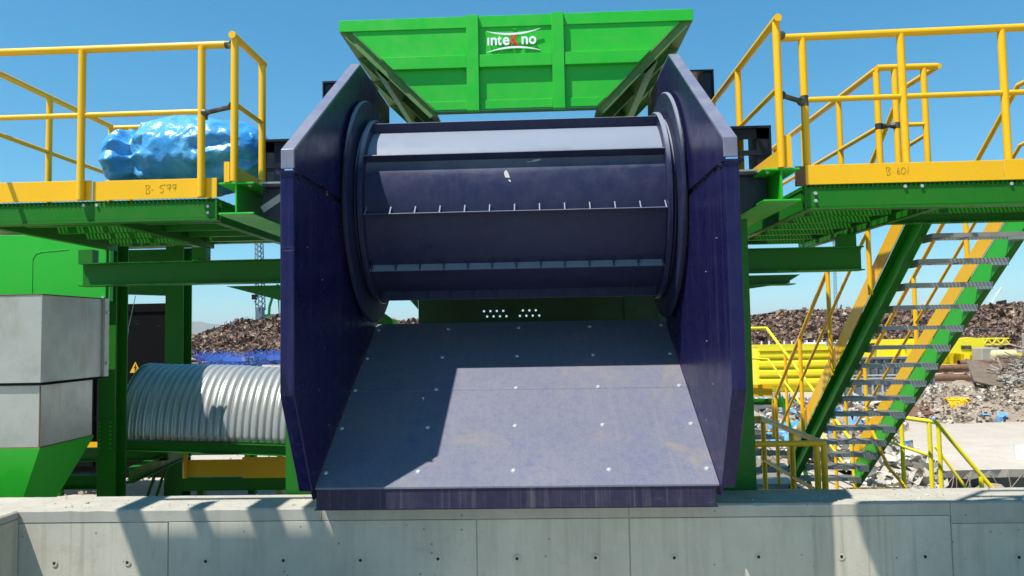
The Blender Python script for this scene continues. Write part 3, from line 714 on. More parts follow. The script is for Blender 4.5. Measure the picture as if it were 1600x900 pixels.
# far side railing of the right platform
rail(pr, [(2.95, 5.93, 4.35), (2.93, 8.8, 4.35)], .026); rail(pr, [(2.95, 5.95, 3.88), (2.93, 8.8, 3.88)], .019, 'mid_rail')
for y in (5.95, 6.7, 7.6, 8.5): post(pr, 2.95, y, 3.33, 4.335, .025)
rail(pr, [(2.95, 5.93, 4.36), (3.42, 5.93, 4.36)], .026); rail(pr, [(3.09, 5.93, 3.89), (3.33, 5.93, 3.89)], .017, 'mid_rail')
post(pr, 3.085, 5.93, 3.33, 4.34, .024); post(pr, 3.315, 5.93, 3.33, 4.34, .024)
weld(pr, (2.975, 5.94, 3.885), (3.065, 5.93, 3.885), .014, .026)
MB().ibeam((1.87, 7.0, 2.915), (3.215, 7.0, 2.915), .225, .16, .011).build('cross_beam', 'green_deep', pr)
MB().box(3.0, 3.16, 6.95, 7.05, 3.03, 3.15).build('stool', 'green_deep', pr)
MB().prism([(1.86, 2.79), (2.70, 2.79), (2.60, 2.73), (2.60, 2.71), (2.2, 2.66), (1.86, 2.50)], 'Y', 7.15, 7.17).build('gusset_plate', 'green_deep', pr)
MB().box(1.86, 2.62, 7.05, 7.25, 2.69, 2.70).build('gusset_flange', 'green_deep', pr)

# green beams and short railings beside the drum
for sgn, X, yy_, label in ((-1, -1.985, (5.17, 5.70), 'green beam end with short yellow railing left of the drum side plate'), (1, 1.915, (5.19, 6.2, 7.1), 'green beam end with yellow railing running back, right of the drum side plate')):
    t = T('service_beam', (X, 6.5, 3.2), label, 'beam')
    MB().ibeam((X, 5.2, 3.293), (X, 8.6, 3.293), .235, .26, .014).build('beam', 'green', t, bevel=.003)
    for y in yy_: post(t, X, y, 3.412, 4.46, .027)
    rail(t, [(X, yy_[0]-.05, 4.472), (X, yy_[-1]+(.04 if sgn < 0 else .5), 4.476)], .027)
    rail(t, [(X, yy_[0], 3.98), (X, yy_[-1]+(0 if sgn < 0 else .5), 3.985)], .018, 'mid_rail')
    if sgn < 0:
        MB().box(X-.004, X+.004, 5.2, 5.75, 3.414, 3.52).build('toe_board', 'yellow', t)
        MB().box(X-.085, X-.045, 5.19, 5.2, 3.412, 3.56).build('toe_board_end', 'yellow', t)
    else:
        MB().box(X-.004, X+.004, 5.23, 6.9, 3.414, 3.55).build('toe_board', 'yellow', t)
        MB().box(X+.03, X+.075, 5.19, 5.2, 3.412, 3.64).build('toe_board_end', 'yellow', t)
    for y in (5.26, 5.5): bolts(t, [(X-sgn*.08, y, 3.40)], .014, (0,0,-1))
    MB().box(*sorted((X-sgn*.13, X-sgn*.30)), 5.3, 6.4, 3.415, 3.428).build('cleat_plate', 'galv', t)

# scorched paint around the site welds
def scorch(par, x, y, z, h=.07, rr=.0278): MB().tube((x, y, z-h/2), (x, y, z+h/2), rr, 16, caps=False).build('scorched_band', 'burnt', par, smooth=True)
scorch(pl, -2.308, Y0, 3.97); scorch(pr, 2.172, Y0+.025, 3.945, .08); scorch(pr, 2.95, 5.95, 3.885, .05, .0258); scorch(pr, 3.085, 5.93, 3.885, .05, .0248)

# blue wrapped bundle on the left platform
def tarp_mesh():
    mb = MB(); rn = random.Random(11); nu, nv = 30, 34; x0, x1 = -3.55, -2.06
    prof = [(0, .03), (.02, .17), (.06, .25), (.13, .29), (.175, .22), (.20, .17), (.225, .23), (.28, .31), (.45, .325), (.62, .315), (.78, .28), (.9, .21), (1, .05)]
    for i in range(nu+1):
        for j in range(nv):
            u = min(1, max(0, (i+(rn.uniform(-.34, .34) if 0 < i < nu else 0))/nu)); a = 2*pi*(j+rn.uniform(-.34, .34))/nv
            for k in range(len(prof)-1):
                if prof[k][0] <= u <= prof[k+1][0]:
                    w = (u-prof[k][0])/(prof[k+1][0]-prof[k][0]); rr = prof[k][1]*(1-w)+prof[k+1][1]*w; break
            x = x0+(x1-x0)*u; nk = math.exp(-((u-.2)/.12)**2)
            n1 = noise.noise(Vector((x*2.6, cos(a)*1.4, sin(a)*1.4+3))); n2 = noise.noise(Vector((x*6.5, cos(a)*3.2+5, sin(a)*3.2)))
            ple = (1 if j % 3 == 0 else -.5)*nk
            rr *= 1.03+.15*n1+.07*n2+.12*ple+rn.uniform(-.03, .03)
            if u > .6 and sin(a) < .3: rr *= 1+.10*sin(a*9+x*9)
            mb.v.append((x, 6.28+cos(a)*rr*1.3, max(3.345, 3.825+.05*sin(u*3)+sin(a)*rr*1.02)))
    for i in range(nu):
        for j in range(nv):
            q = (i*nv+j, i*nv+(j+1) % nv, (i+1)*nv+(j+1) % nv, (i+1)*nv+j)
            if rn.random() < .5: mb.f += [(q[0], q[1], q[2]), (q[0], q[2], q[3])]
            else: mb.f += [(q[0], q[1], q[3]), (q[1], q[2], q[3])]
    mb.f += [tuple(range(nv)), tuple(nu*nv+j for j in range(nv-1, -1, -1))]
    return mb
tp = T('wrapped_bundle', (-2.8, 6.28, 3.335), 'motor wrapped in shiny crumpled blue plastic sheet, on the left platform behind the railing', 'bundle')
sheet_ = tarp_mesh().build('plastic_sheet', 'tarp', tp)
for p_ in sheet_.data.polygons: p_.use_smooth = True
ca_ = sheet_.data.attributes.new('crease_edge', 'FLOAT', 'EDGE'); rn_ = random.Random(3)
for e_ in ca_.data: e_.value = rn_.choice((0, 0, 0, .5, .9))
sd_m = sheet_.modifiers.new('folds', 'SUBSURF'); sd_m.levels = 2; sd_m.render_levels = 2
b = MB()
for i in range(40):
    a0, a1 = i*pi/20, (i+1)*pi/20
    b.tube((-3.24, 6.28+.205*cos(a0), 3.85+.165*sin(a0)), (-3.24, 6.28+.205*cos(a1), 3.85+.165*sin(a1)), .012, 6)
b.build('tie_rope', 'pale', tp)

# handwriting on the toe boards
def scribble(par, strokes, x, z, k, y):
    for s_ in strokes:
        b = MB(); pts = [Vector((x+px*k, y, z+pz*k)) for px, pz in s_]
        for i in range(len(pts)-1): b.bar(pts[i], pts[i+1], .0025, .001, (0,-1,0)) if (pts[i]-pts[i+1]).length > 1e-5 else None
        b.build('pen_stroke', 'ink', par)
B_ = [[(0,1),(.05,0)],[(-.08,.95),(.3,1),(.5,.85),(.2,.55),(.5,.25),(.35,.02),(0,0)]]
def sh(st, dx): return [[(a+dx, c) for a, c in s_] for s_ in st]
five = [[(.7,1),(.15,.95),(0,.7),(.35,.6),(.5,.35),(.35,.1),(.05,.12)]]
sev = [[(0,.85),(.2,1),(.5,1),(.35,.3)],[(.1,.62),(.55,.65)]]
six = [[(.25,.95),(.1,.5),(.05,.25),(.2,.05),(.4,.2),(.35,.45),(.1,.4)]]
zero = [[(.3,.95),(.05,.6),(.1,.15),(.4,.05),(.65,.35),(.6,.8),(.3,.95)]]
scribble(pl, B_+[[(.65,.45),(.85,.45)]]+sh(five, 1.6)+sh(sev, 2.4)+sh(sev, 3.05), -2.74, 3.375, .065, Y0-.0175)
scribble(pr, B_+[[(.75,.4),(.8,.42)]]+sh(six, 1.3)+sh(zero, 1.8)+[[(2.8,1),(2.7,0)]], 2.72, 3.375, .055, Y0-.0175)

# ------------------------------------------------------------------ stair on the right
sr = T('main_stair', (3.95, 8.4, 0), 'long green and yellow steel stair with grating treads running down behind the right platform', 'stair')
def bl_(y): return 3.115-.8*(y-6.5)          # lower edge line of the stringers
YS0, YS1 = 6.33, 10.28
sd_ = Vector((0, 1, -.8)).normalized(); un = Vector((0, .8, 1)).normalized()
for X, nm in ((3.515, 1), (4.40, 1)):
    wx = X+.072 if X < 4 else X; fx = (X, X+.071) if X < 4 else (X+.009, X+.075)
    b = MB(); b.prism([(YS0, bl_(YS0)), (YS1, bl_(YS1)), (YS1, bl_(YS1)+.28), (YS0, bl_(YS0)+.28)], 'X', wx, wx+.008)
    sg = b.build('stringer', 'green', sr)
    b = MB()
    for off in (.004, .276): b.prism([(YS0, bl_(YS0)+off-.005), (YS1, bl_(YS1)+off-.005), (YS1, bl_(YS1)+off+.005), (YS0, bl_(YS0)+off+.005)], 'X', fx[0], fx[1])
    b.build('stringer_flange', 'green_deep', sg)
    b = MB(); b.prism([(YS0+.1, bl_(YS0+.1)+.285), (YS1-.05, bl_(YS1-.05)+.285), (YS1-.05, bl_(YS1-.05)+.505), (YS0+.1, bl_(YS0+.1)+.505)], 'X', X-.008, X-.001)
    b.build('kick_plate', 'yellow', sg, bevel=.001)
tr = MB(); TX0, TX1 = 3.60, 4.395
tr.box(0, TX1-TX0, 0, .006, -.038, 0); tr.box(0, TX1-TX0, .234, .24, -.038, 0)
x = .02
while x < TX1-TX0-.01: tr.box(x, x+.005, .0065, .2335, -.03, -.002); x += .034
for y in (.05, .1, .15, .2): tr.box(.006, TX1-TX0-.006, y, y+.007, -.008, -.001)
for x in (0, TX1-TX0-.004): tr.box(x, x+.004, .007, .233, -.07, -.001)
tr0 = None
for i in range(0, 15):
    l = (TX0, 6.465+.2535*i, 3.075-.2*i)
    if tr0 is None: tr0 = tr.build('tread', 'tread', None); at(tr0, sr, l)
    else: inst(tr0, sr, l)
    MB().box(TX1-.16, TX1-.012, l[1]-.004, l[1]-.001, l[2]-.068, l[2]-.041).build('tread_bracket', 'galv', sr)
def hr(Y, off=0): return 3.863-.785*(Y-7.208)-off
for X, posts in ((3.45, (7.36, 8.42, 9.4, 10.45)), (4.455, (6.2, 7.46, 8.53, 9.9))):
    yk = 7.208-(4.38-3.863)/.785
    rail(sr, [(X, 5.95 if X < 4 else 5.5, 4.37), (X, yk, 4.38), (X, 10.55, hr(10.55)), (X, 10.6, hr(10.55)-.5)], .023, 'handrail')
    rail(sr, [(X, 6.2, 3.87), (X, yk+.02, 3.85), (X, 10.3, hr(10.3, .53))], .017, 'mid_rail')
    for y in posts: post(sr, X, y, max(.1, bl_(y)+.16) if y > 6.4 else 3.33, min(4.37, hr(y)), .024)

# small lower stair and landings behind, right of the drum leg
ls = T('lower_stair', (3.4, 10.5, 0), 'short grey tread stair with thin yellow handrail behind the green drum leg', 'stair')
for i in range(6):
    o = inst(tr0, ls, (2.9, 11.3-.2*i, 1.10-.2*i))
MB().prism([(10.2, -.1), (11.5, 1.2), (11.5, 1.35), (10.2, .1)], 'X', 3.82, 3.83).build('stringer', 'green_deep', ls)
MB().box(3.28, 3.42, 11.6, 11.7, 0, 1.3).build('leg', 'green_deep', ls)
MB().box(2.9, 3.95, 11.55, 11.65, 1.05, 1.18).build('landing_beam', 'green_deep', ls)
MB().box(3.2, 3.72, 11.45, 11.46, 1.23, 1.41).build('toe_board', 'yellow', ls)
rail(ls, [(3.25, 11.3, 2.27), (3.62, 11.3, 2.27), (4.35, 10.2, .75), (4.38, 10.2, .1)], .022, 'handrail', 'lemon')
rail(ls, [(3.2, 11.28, 1.83), (3.62, 11.28, 1.8), (4.3, 10.2, .35)], .016, 'mid_rail', 'lemon')
for (x, y, z) in ((3.36, 11.3, 2.26), (3.80, 11.05, 1.9), (4.22, 10.4, 1.0)): post(ls, x, y, z-1.1 if z > 1.5 else 0, z, .022, 'yellow')
ll = T('lower_landing', (2.3, 7.3, 0), 'low landing with shaded yellow handrails just behind the concrete wall, right of the drum', 'platform')
MB().box(1.7, 2.6, 6.38, 8.2, .42, .45).build('deck_plate', 'green_deep', ll)
rail(ll, [(1.85, 6.4, 1.30), (2.575, 6.4, 1.30), (2.575, 8.17, 1.30), (2.1, 8.17, 1.30)], .026)
rail(ll, [(2.575, 6.45, .86), (2.575, 8.17, .86)], .018, 'mid_rail'); rail(ll, [(1.85, 6.4, .90), (2.575, 6.4, .90)], .02, 'mid_rail')
for (x, y) in ((2.575, 6.4), (2.515, 6.4), (2.575, 7.2), (2.575, 8.1), (2.05, 6.4+1.77)): post(ll, x, y, .45, 1.29, .026)
toe(ll, 1.85, 2.57, 6.39, .451, .55)
for x in (1.75, 2.5): MB().box(x, x+.06, 6.5, 6.56, 0, .419).build('leg', 'green_deep', ll)
rl = T('ramp_railing', (5.1, 9.3, 0), 'bright yellow railing with slanting end at the foot of the long stair', 'railing')
rail(rl, [(4.66, 9.5, 1.13), (5.05, 9.35, 1.08), (5.72, 9.2, .14)], .026, 'top_rail', 'lemon'); rail(rl, [(4.55, 9.5, .82), (4.98, 9.37, .66)], .017, 'mid_rail', 'lemon')
rail(rl, [(5.03, 9.36, .78), (5.45, 9.25, .10)], .017, 'mid_rail', 'lemon')
for (x, y, z) in ((4.69, 9.48, 1.12), (4.98, 9.38, 1.08), (5.07, 9.34, 1.06), (5.5, 9.25, .43)): post(rl, x, y, -.1, z, .026, 'lemon')
rail(rl, [(4.3, 9.5, 1.05), (4.42, 9.3, .55), (4.75, 8.9, .0)], .02, 'brace', 'yellow')
MB().box(4.02, 4.7, 9.6, 9.61, .0, .24).build('toe_board', 'yellow', rl)
MB().box(4.3, 5.6, 9.1, 9.9, -.09, -.02).build('base_plate', 'block', rl)

# ------------------------------------------------------------------ left plant: bin, stainless box, columns, corrugated cover
gb = T('green_housing', (-5.1, 7.5, 2.6), 'bright green steel housing panel behind the left platform, above the stainless box', 'housing')
MB().box(-7.2, -4.16, 7.30, 7.36, 2.672, 3.37).build('front_plate', 'green', gb, bevel=.003)
MB().box(-7.2, -4.33, 7.30, 7.34, 2.655, 2.668).build('bottom_flange', 'green', gb)
wl = MB(); pts = [(-4.97, 7.298, 2.68), (-4.97, 7.298, 3.12), (-4.94, 7.298, 3.17), (-4.88, 7.298, 3.19), (-4.6, 7.298, 3.21)]
wl.path([Vector(p) for p in pts], .003, 6); wl.build('weld_line', 'green', gb)
MB().box(-4.2, -4.19, 7.285, 7.299, 2.7, 3.25).build('conduit', 'green_deep', gb)
for z in (2.71, 3.24): MB().tube((-4.22, 7.299, z), (-4.22, 7.27, z), .014, 8).build('bolt', 'bolt', gb)
cb = T('riveted_gantry', (-4.2, 7.9, 0), 'green riveted steel gantry of columns and beams carrying the corrugated cover at the left', 'gantry')
def hcol(x0, x1, y0, y1, z0, z1):
    g = MB().box(x0, x1, y0, y0+.014, z0, z1); g.box(x0, x1, y1-.014, y1, z0, z1); mx = (x0+x1)/2; g.box(mx-.005, mx+.005, y0+.015, y1-.015, z0, z1)
    return g.build('column', 'green_deep', cb, bevel=.002)
ca = hcol(-4.32, -4.14, 7.38, 7.6, 0, 3.52); c2 = hcol(-4.83, -4.585, 9.7, 9.95, 0, 3.52); hcol(-7.0, -6.76, 9.7, 9.95, 0, 3.52)
sp = MB().box(-4.31, -4.15, 7.368, 7.379, 1.16, 1.48).build('splice_plate', 'green_deep', cb)
rv = None
for z in [1.19+.043*i for i in range(7)]:
    for x in (-4.285, -4.175):
        if rv is None: rv = MB().tube((0, 0, 0), (0, -.009, 0), .009, 6).build('rivet', 'green', None); at(rv, sp, (x, 7.367, z))
        else: inst(rv, sp, (x, 7.367, z))
MB().prism([(-6.75, 2.95), (-4.84, 2.855), (-4.84, 3.49), (-6.75, 3.49)], 'Y', 9.75, 9.762).build('header_panel', 'green_deep', cb)
MB().box(-7.0, -4.42, 7.37, 9.95, 3.525, 3.535).build('added_shade_plate', 'green_deep', cb)  # unseen plate added to shade the column and header panel below
MB().ibeam((-4.12, 7.61, .86), (-4.5, 9.69, .80), .15, .1, .008).build('tie_beam', 'green_deep', cb)
MB().ibeam((-6.2, 7.5, .83), (-4.32, 7.5, .83), .14, .1, .008).build('base_beam', 'green_deep', cb)
MB().ibeam((-6.2, 8.6, .93), (-4.21, 8.6, .93), .15, .1, .008).build('base_beam', 'green_deep', cb)
MB().bar((-4.84, 9.66, .74), (-5.1, 9.66, .0), .07, .012).build('brace', 'green_deep', cb); MB().bar((-4.72, 9.62, .74), (-4.95, 9.62, .0), .06, .012).build('brace', 'green_deep', cb)
MB().ibeam((-4.60, 8.25, 1.095), (-1.9, 8.2, .98), .12, .1, .008, up=(0.0,0,1)).build('cover_beam', 'green_deep', cb)
MB().ibeam((-4.6, 9.48, 1.095), (-1.9, 9.48, .98), .12, .1, .008).build('cover_beam', 'green_deep', cb)
for x in (-4.0, -3.2): MB().box(x-.03, x+.03, 8.3, 9.42, .99, 1.02).build('cross_tie', 'green_deep', cb)
MB().box(-4.3, -1.95, 8.8, 8.84, .985, 1.03).build('cross_tie', 'green_deep', cb)
MB().bar((-4.6, 7.7, .0), (-4.3, 7.7, .5), .05, .012).build('brace', 'green_deep', cb)
# walkway under the cover
lw = T('low_walkway', (-3.2, 9, 0), 'shaded low walkway with orange yellow toe boards and green edge beam under the corrugated cover', 'walkway')
MB().box(-4.18, -3.385, 8.94, 8.95, .59, .795).build('toe_board', 'yellow', lw); MB().box(-3.44, -2.0, 8.88, 8.89, .58, .83).build('toe_board', 'yellow', lw)
for x in (-4.16, -3.40, -2.8): post(lw, x, 8.92, .58, .99, .028)
MB().chan((-4.2, 8.95, .50), (-2.0, 8.95, .50), .16, .08, (0,1,0)).build('edge_beam', 'green_deep', lw)
MB().box(-4.2, -2.0, 9.04, 9.9, .55, .575).build('deck_plate', 'green_deep', lw)
for x in (-4.1, -2.2): MB().box(x, x+.08, 9.1, 9.18, 0, .548).build('leg', 'green_deep', lw)
fw_ = T('far_walkway', (-4.6, 10.6, 0), 'sunlit low walkway with a long yellow toe board beyond the green gantry', 'walkway')
MB().box(-7.5, -3.87, 10.6, 10.61, .63, .79).build('toe_board', 'yellow', fw_); MB().box(-7.5, -3.87, 10.62, 11.6, .58, .61).build('deck_plate', 'block', fw_)
MB().box(-3.7, -3.3, 10.7, 10.71, .56, .74).build('toe_board', 'yellow', fw_)
for x in (-7.0, -4.1): MB().box(x, x+.1, 10.7, 10.8, 0, .578).build('leg', 'green_deep', fw_)
MB().box(-3.68, -3.6, 10.72, 10.8, 0, .74).build('leg', 'yellow', fw_)
# stainless box
sb = T('stainless_box', (-5, 6.7, .9), 'stained stainless steel box in two tiers on a green tapered base at the left edge', 'box')
up_ = MB().box(-6.6, -4.10, 6.2, 7.14, 1.925, 2.685).build('upper_casing', 'stainless', sb, bevel=.004)
MB().box(-4.099, -4.075, 7.08, 7.15, 1.925, 2.69).build('edge_flange', 'stainless', up_)
for z in (2.05, 2.55): MB().tube((-4.074, 7.115, z), (-4.06, 7.115, z), .013, 6).build('bolt', 'bolt', up_)
MB().box(-6.6, -4.085, 6.19, 7.15, 1.908, 1.922).build('seam_flange', 'black', sb)
MB().box(-6.6, -4.094, 6.194, 7.145, 2.6855, 2.692).build('top_lip', 'rust', sb)
MB().box(-6.6, -4.104, 6.209, 6.96, 1.3685, 1.378).build('bottom_lip', 'rust', sb)
MB().box(-6.6, -4.11, 6.215, 6.95, 1.37, 1.906).build('lower_casing', 'stainless', sb, bevel=.004)
MB().box(-4.117, -4.1085, 6.207, 6.2145, 1.38, 1.90).build('corner_seam', 'rust', sb)
b = MB(); t0 = [(-6.6, 6.2), (-4.10, 6.2), (-4.10, 6.97), (-6.6, 6.97)]; b0 = [(-6.0, 6.32), (-4.48, 6.32), (-4.48, 6.62), (-6.0, 6.62)]
b.add([(x, y, 1.368) for x, y in t0]+[(x, y, .45) for x, y in b0], [(0,1,5,4),(1,2,6,5),(2,3,7,6),(3,0,4,7),(0,3,2,1),(4,5,6,7)])
b.build('tapered_base', 'green', sb)
for (x, y) in ((-5.9, 6.35), (-4.6, 6.35)): MB().box(x, x+.08, y, y+.08, 0, .46).build('leg', 'green_deep', sb)
# cabin with warning sign
kb = T('dark_cabin', (-7, 12.6, 0), 'black cabin with a small yellow warning triangle standing behind the green frame', 'cabin')
MB().box(-8.5, -6.0, 12, 12.3, 0, 2.72).build('body', 'black', kb)
MB().box(-8.5, -5.98, 11.98, 12.32, 2.725, 2.86).build('roof_edge', 'black', kb)
MB().box(-7.8, -7.2, 11.97, 11.99, .2, 2.3).build('door', 'black', kb)
b = MB(); b.prism([(-6.60, 1.72), (-6.42, 1.72), (-6.51, 1.90)], 'Y', 11.982, 11.995); sgn_ = b.build('warning_triangle', 'yellow', kb)
b = MB(); b.prism([(-6.50, 1.86), (-6.53, 1.80), (-6.507, 1.80), (-6.52, 1.74), (-6.485, 1.815), (-6.508, 1.815)], 'Y', 11.976, 11.981); b.build('lightning_mark', 'black', sgn_)
MB().box(-6.82, -6.72, 11.985, 11.995, 1.68, 1.92).build('notice', 'pale', kb)
# hanging chain
ch = T('hanging_chain', (-5.28, 9.7, 2.86), 'thin grey sling with a hook hanging in the dark opening of the green frame', 'chain')
b = MB(); b.tube((-5.24, 9.7, 2.86), (-5.33, 9.7, 2.44), .005, 6); b.build('rope', 'pale', ch)
for i in range(7):
    z = 2.41-.035*i; c = Vector((-5.335-.006*i, 9.7, z)); g = MB(); k = 10
    P_ = [c+Vector((cos(a)*.012, 0, sin(a)*.02)) if i % 2 else c+Vector((0, cos(a)*.012, sin(a)*.02)) for a in [j*2*pi/k for j in range(k+1)]]
    g.path(P_, .004, 5).build('link', 'pale', ch)
c = Vector((-5.38, 9.7, 2.13)); MB().path([c+Vector((cos(a)*.03, 0, sin(a)*.035)) for a in [R(90)+j*R(26) for j in range(10)]], .006, 6).build('hook', 'pale', ch)
# corrugated arch
cc = T('corrugated_cover', (-3, 8, 1.2), 'shiny galvanised corrugated half round cover over the conveyor, left of the drum', 'cover')
def sheet(xa, xb, dr, ph):
    mb = MB(); n = int((xb-xa)/.0085); mseg = 48
    for i in range(n+1):
        x = xa+(xb-xa)*i/n; zc = 1.19-(x+4.57)*.045
        for j in range(mseg+1):
            a = pi*j/mseg; wv = .0135*(2*abs(sin(pi*x/.083))**.7-1) + dr + .002*noise.noise(Vector((x*3, a*2, ph)))
            ry, rz = .648+wv, .782+wv
            dz = .006*noise.noise(Vector((x*14, 3, ph))) if j in (0, mseg) else 0
            mb.v.append((x, 8.85-ry*cos(a), zc+rz*sin(a)+dz-(.02 if j in (0, mseg) else 0)))
    for i in range(n):
        for j in range(mseg): q = i*(mseg+1)+j; mb.f.append((q, q+1, q+mseg+2, q+mseg+1))
    return mb
for (xa, xb, dr, ph) in ((-4.57, -4.0, 0, 1), (-4.04, -3.31, .008, 4), (-3.34, -2.62, 0, 8), (-2.65, -1.95, .008, 12)):
    o = sheet(xa, xb, dr, ph).build('corrugated_sheet', 'ribbed', cc, smooth=True)
    so_ = o.modifiers.new('thick', 'SOLIDIFY'); so_.thickness = .002
b = MB()
for j in range(24):
    a0, a1 = pi*j/24, pi*(j+1)/24
    b.bar((-4.575, 8.85-.652*cos(a0), 1.19+.786*sin(a0)), (-4.575, 8.85-.652*cos(a1), 1.19+.786*sin(a1)), .02, .025, (1,0,0))
b.build('end_hoop', 'galv', cc)
cv = T('belt_conveyor', (-3.2, 8.85, .9), 'dark conveyor belt trough hidden under the corrugated cover', 'conveyor')
MB().box(-4.5, -1.95, 8.35, 9.35, 1.09, 1.11).build('belt', 'black', cv)

# ------------------------------------------------------------------ unseen walkways added behind the viewer to cast the wall's shadows
def overhead(name, x0, x1, ye, label, beams, leg_x):
    t = T(name, ((x0+x1)/2, 2.5, 0), label, 'walkway', 'unseen walkways added to shadow the wall')
    MB().box(x0, x1, 1.4, ye, 4.97, 5.0).build('deck', 'green_deep', t)
    for x, w, y1 in beams: MB().box(x, x+w, 1.4, y1, 4.80, 4.965).build('beam', 'green_deep', t)
    MB().box(x0, x1, ye+.001, ye+.03, 4.86, 5.1).build('toe_board', 'yellow', t)
    for x in leg_x:
        for y in (1.6, 3.4): MB().box(x, x+.18, y, y+.18, 0, 4.79).build('leg', 'green_deep', t)
    xl, xr = min(x0, leg_x[0])-.1, max(x1, leg_x[-1]+.2)
    for y in (1.6, 3.4): MB().box(xl, xr, y, y+.18, 4.62, 4.795).build('cross_beam', 'green_deep', t)
    return t
ov = overhead('added_walkway', -4.34, -2.62, 3.93, 'unseen green walkway on tall legs, added to the left behind the viewer to shadow the wall', [(-4.40, .13, 4.55), (-3.86, .06, 4.30), (-3.43, .17, 4.40), (-3.02, .07, 4.40)], (-6.6, -5.3))
for z, w in ((5.45, .02), (5.0, .03)): MB().tube((-4.4, 4.42, z-.18), (-2.9, 4.42, z-.18), w, 8).build('rail', 'yellow', ov)
ov2 = overhead('added_walkway', .86, 5.2, 4.03, 'unseen green walkway on tall legs, added to the right behind the viewer to shadow the wall', [(.86, .1, 4.03), (2.2, .1, 4.03), (3.6, .1, 4.03)], (5.0, 6.6))
for z in (5.55, 6.1): MB().tube((1.5, 4.01, z), (5.2, 4.01, z), .025, 8).build('rail', 'yellow', ov2)
for x in (1.5, 1.9, 2.6, 3.3, 4.0, 4.7): MB().tube((x, 4.01, 5.0), (x, 4.01, 6.1), .024, 8).build('post', 'yellow', ov2)
MB().tube((1.5, 4.01, 5.1), (2.6, 4.01, 6.1), .02, 8).build('brace', 'yellow', ov2); MB().tube((3.4, 4.01, 6.1), (4.6, 4.01, 5.1), .02, 8).build('brace', 'yellow', ov2)

# ------------------------------------------------------------------ scrap heaps and yard clutter
def shard(mb, p, s, flat=.3, rnd=random):
    a = Vector((rnd.gauss(0,1), rnd.gauss(0,1), rnd.gauss(0,1)*flat+.001)).normalized(); b_ = a.orthogonal(); b_.rotate(Matrix.Rotation(rnd.random()*6.28, 3, a)); c = a.cross(b_)
    l, w = s*rnd.uniform(.5, 1.5), s*rnd.uniform(.15, .8); k = s*rnd.uniform(-.3, .3); p = Vector(p)
    mb.add([p-a*l/2-b_*w/2, p-a*l/2+b_*w/2, p+c*k-b_*w/2*.8, p+c*k+b_*w/2, p+a*l/2-b_*w/2+c*k*.3, p+a*l/2+b_*w/2*.5], [(0,1,3,2),(2,3,5,4)])
def heap(name, label, prof, y0, yt, y1, n, s, mat, cat='scrap heap', base_mat='scrap', seed=3, jit=.25):
    rnd = random.Random(seed)
    xs = [p[0] for p in prof]
    def H(x):
        if x <= xs[0] or x >= xs[-1]: return 0
        for i in range(len(prof)-1):
            if prof[i][0] <= x <= prof[i+1][0]:
                w = (x-prof[i][0])/(prof[i+1][0]-prof[i][0]); return prof[i][1]*(1-w)+prof[i+1][1]*w
    def Z(x, y):
        v = (y-y0)/(yt-y0) if y < yt else (y1-y)/(y1-yt); v = max(0, min(1, v))
        return H(x)*(v**.8)*(1+.10*noise.fractal(Vector((x*.35, y*.35, seed)), 1, 2, 4)) + .2*s*noise.noise(Vector((x*2, y*2, seed)))
    mb = MB(); nx = 90; ny = 26
    for i in range(nx+1):
        for j in range(ny+1):
            x = xs[0]+(xs[-1]-xs[0])*i/nx; y = y0+(y1-y0)*j/ny; mb.v.append((x, y, Z(x, y)-.1))
    for i in range(nx):
        for j in range(ny): q = i*(ny+1)+j; mb.f.append((q, q+ny+1, q+ny+2, q+1))
    for k in range(n):
        x = rnd.uniform(xs[0], xs[-1]); y = rnd.uniform(y0, yt+(y1-yt)*.3)
        q = rnd.random(); sz = s*(2.6 if q < .015 else 1.6 if q < .1 else 1 if q < .55 else .6)
        if q > .985: d = Vector((rnd.gauss(0, 1), rnd.gauss(0, 1), abs(rnd.gauss(0, .7)))).normalized()*s*rnd.uniform(1, 3.2); c = Vector((x, y, Z(x, y))); mb.tube(c-d*.4, c+d*.6, .03*s/.33+.005, 4); continue
        shard(mb, (x, y, Z(x, y)+rnd.uniform(-.05, jit)*sz), sz, .6, rnd)
    o = mb.build(name, mat, kind='stuff'); tag(o, label, cat); return o
heap('scrap_heap', 'brown scrap metal heap on the skyline at the left, behind blue steel sections', [(-39, 0), (-35.8, 2.1), (-32.8, 3.4), (-30.8, 4.0), (-29.1, 3.75), (-27, 4.3), (-22, 4.6), (-14, 3.5), (-5, 3.3), (4, 2.0), (6, 0)], 64, 76, 92, 22000, .33, 'scrap')
heap('scrap_heap', 'long brown heap of shredded scrap metal on the skyline at the right, behind the stair', [(9, 0), (14, 3.1), (21.3, 3.3), (24, 3.7), (29.5, 3.8), (33, 3.5), (38.3, 3.6), (42, 3.3), (47, 4.0), (52, 4.4), (62, 3.8), (80, 0)], 62, 75, 92, 32000, .33, 'scrap', seed=9)
heap('tangled_heap', 'small grey brown tangle of wire and rods at the foot of the left scrap heap', [(-27.5, 0), (-26.6, 2.2), (-25.3, 2.0), (-24.2, .6), (-23.4, 0)], 47, 50, 54, 2500, .35, 'twig', 'scrap heap', seed=21)
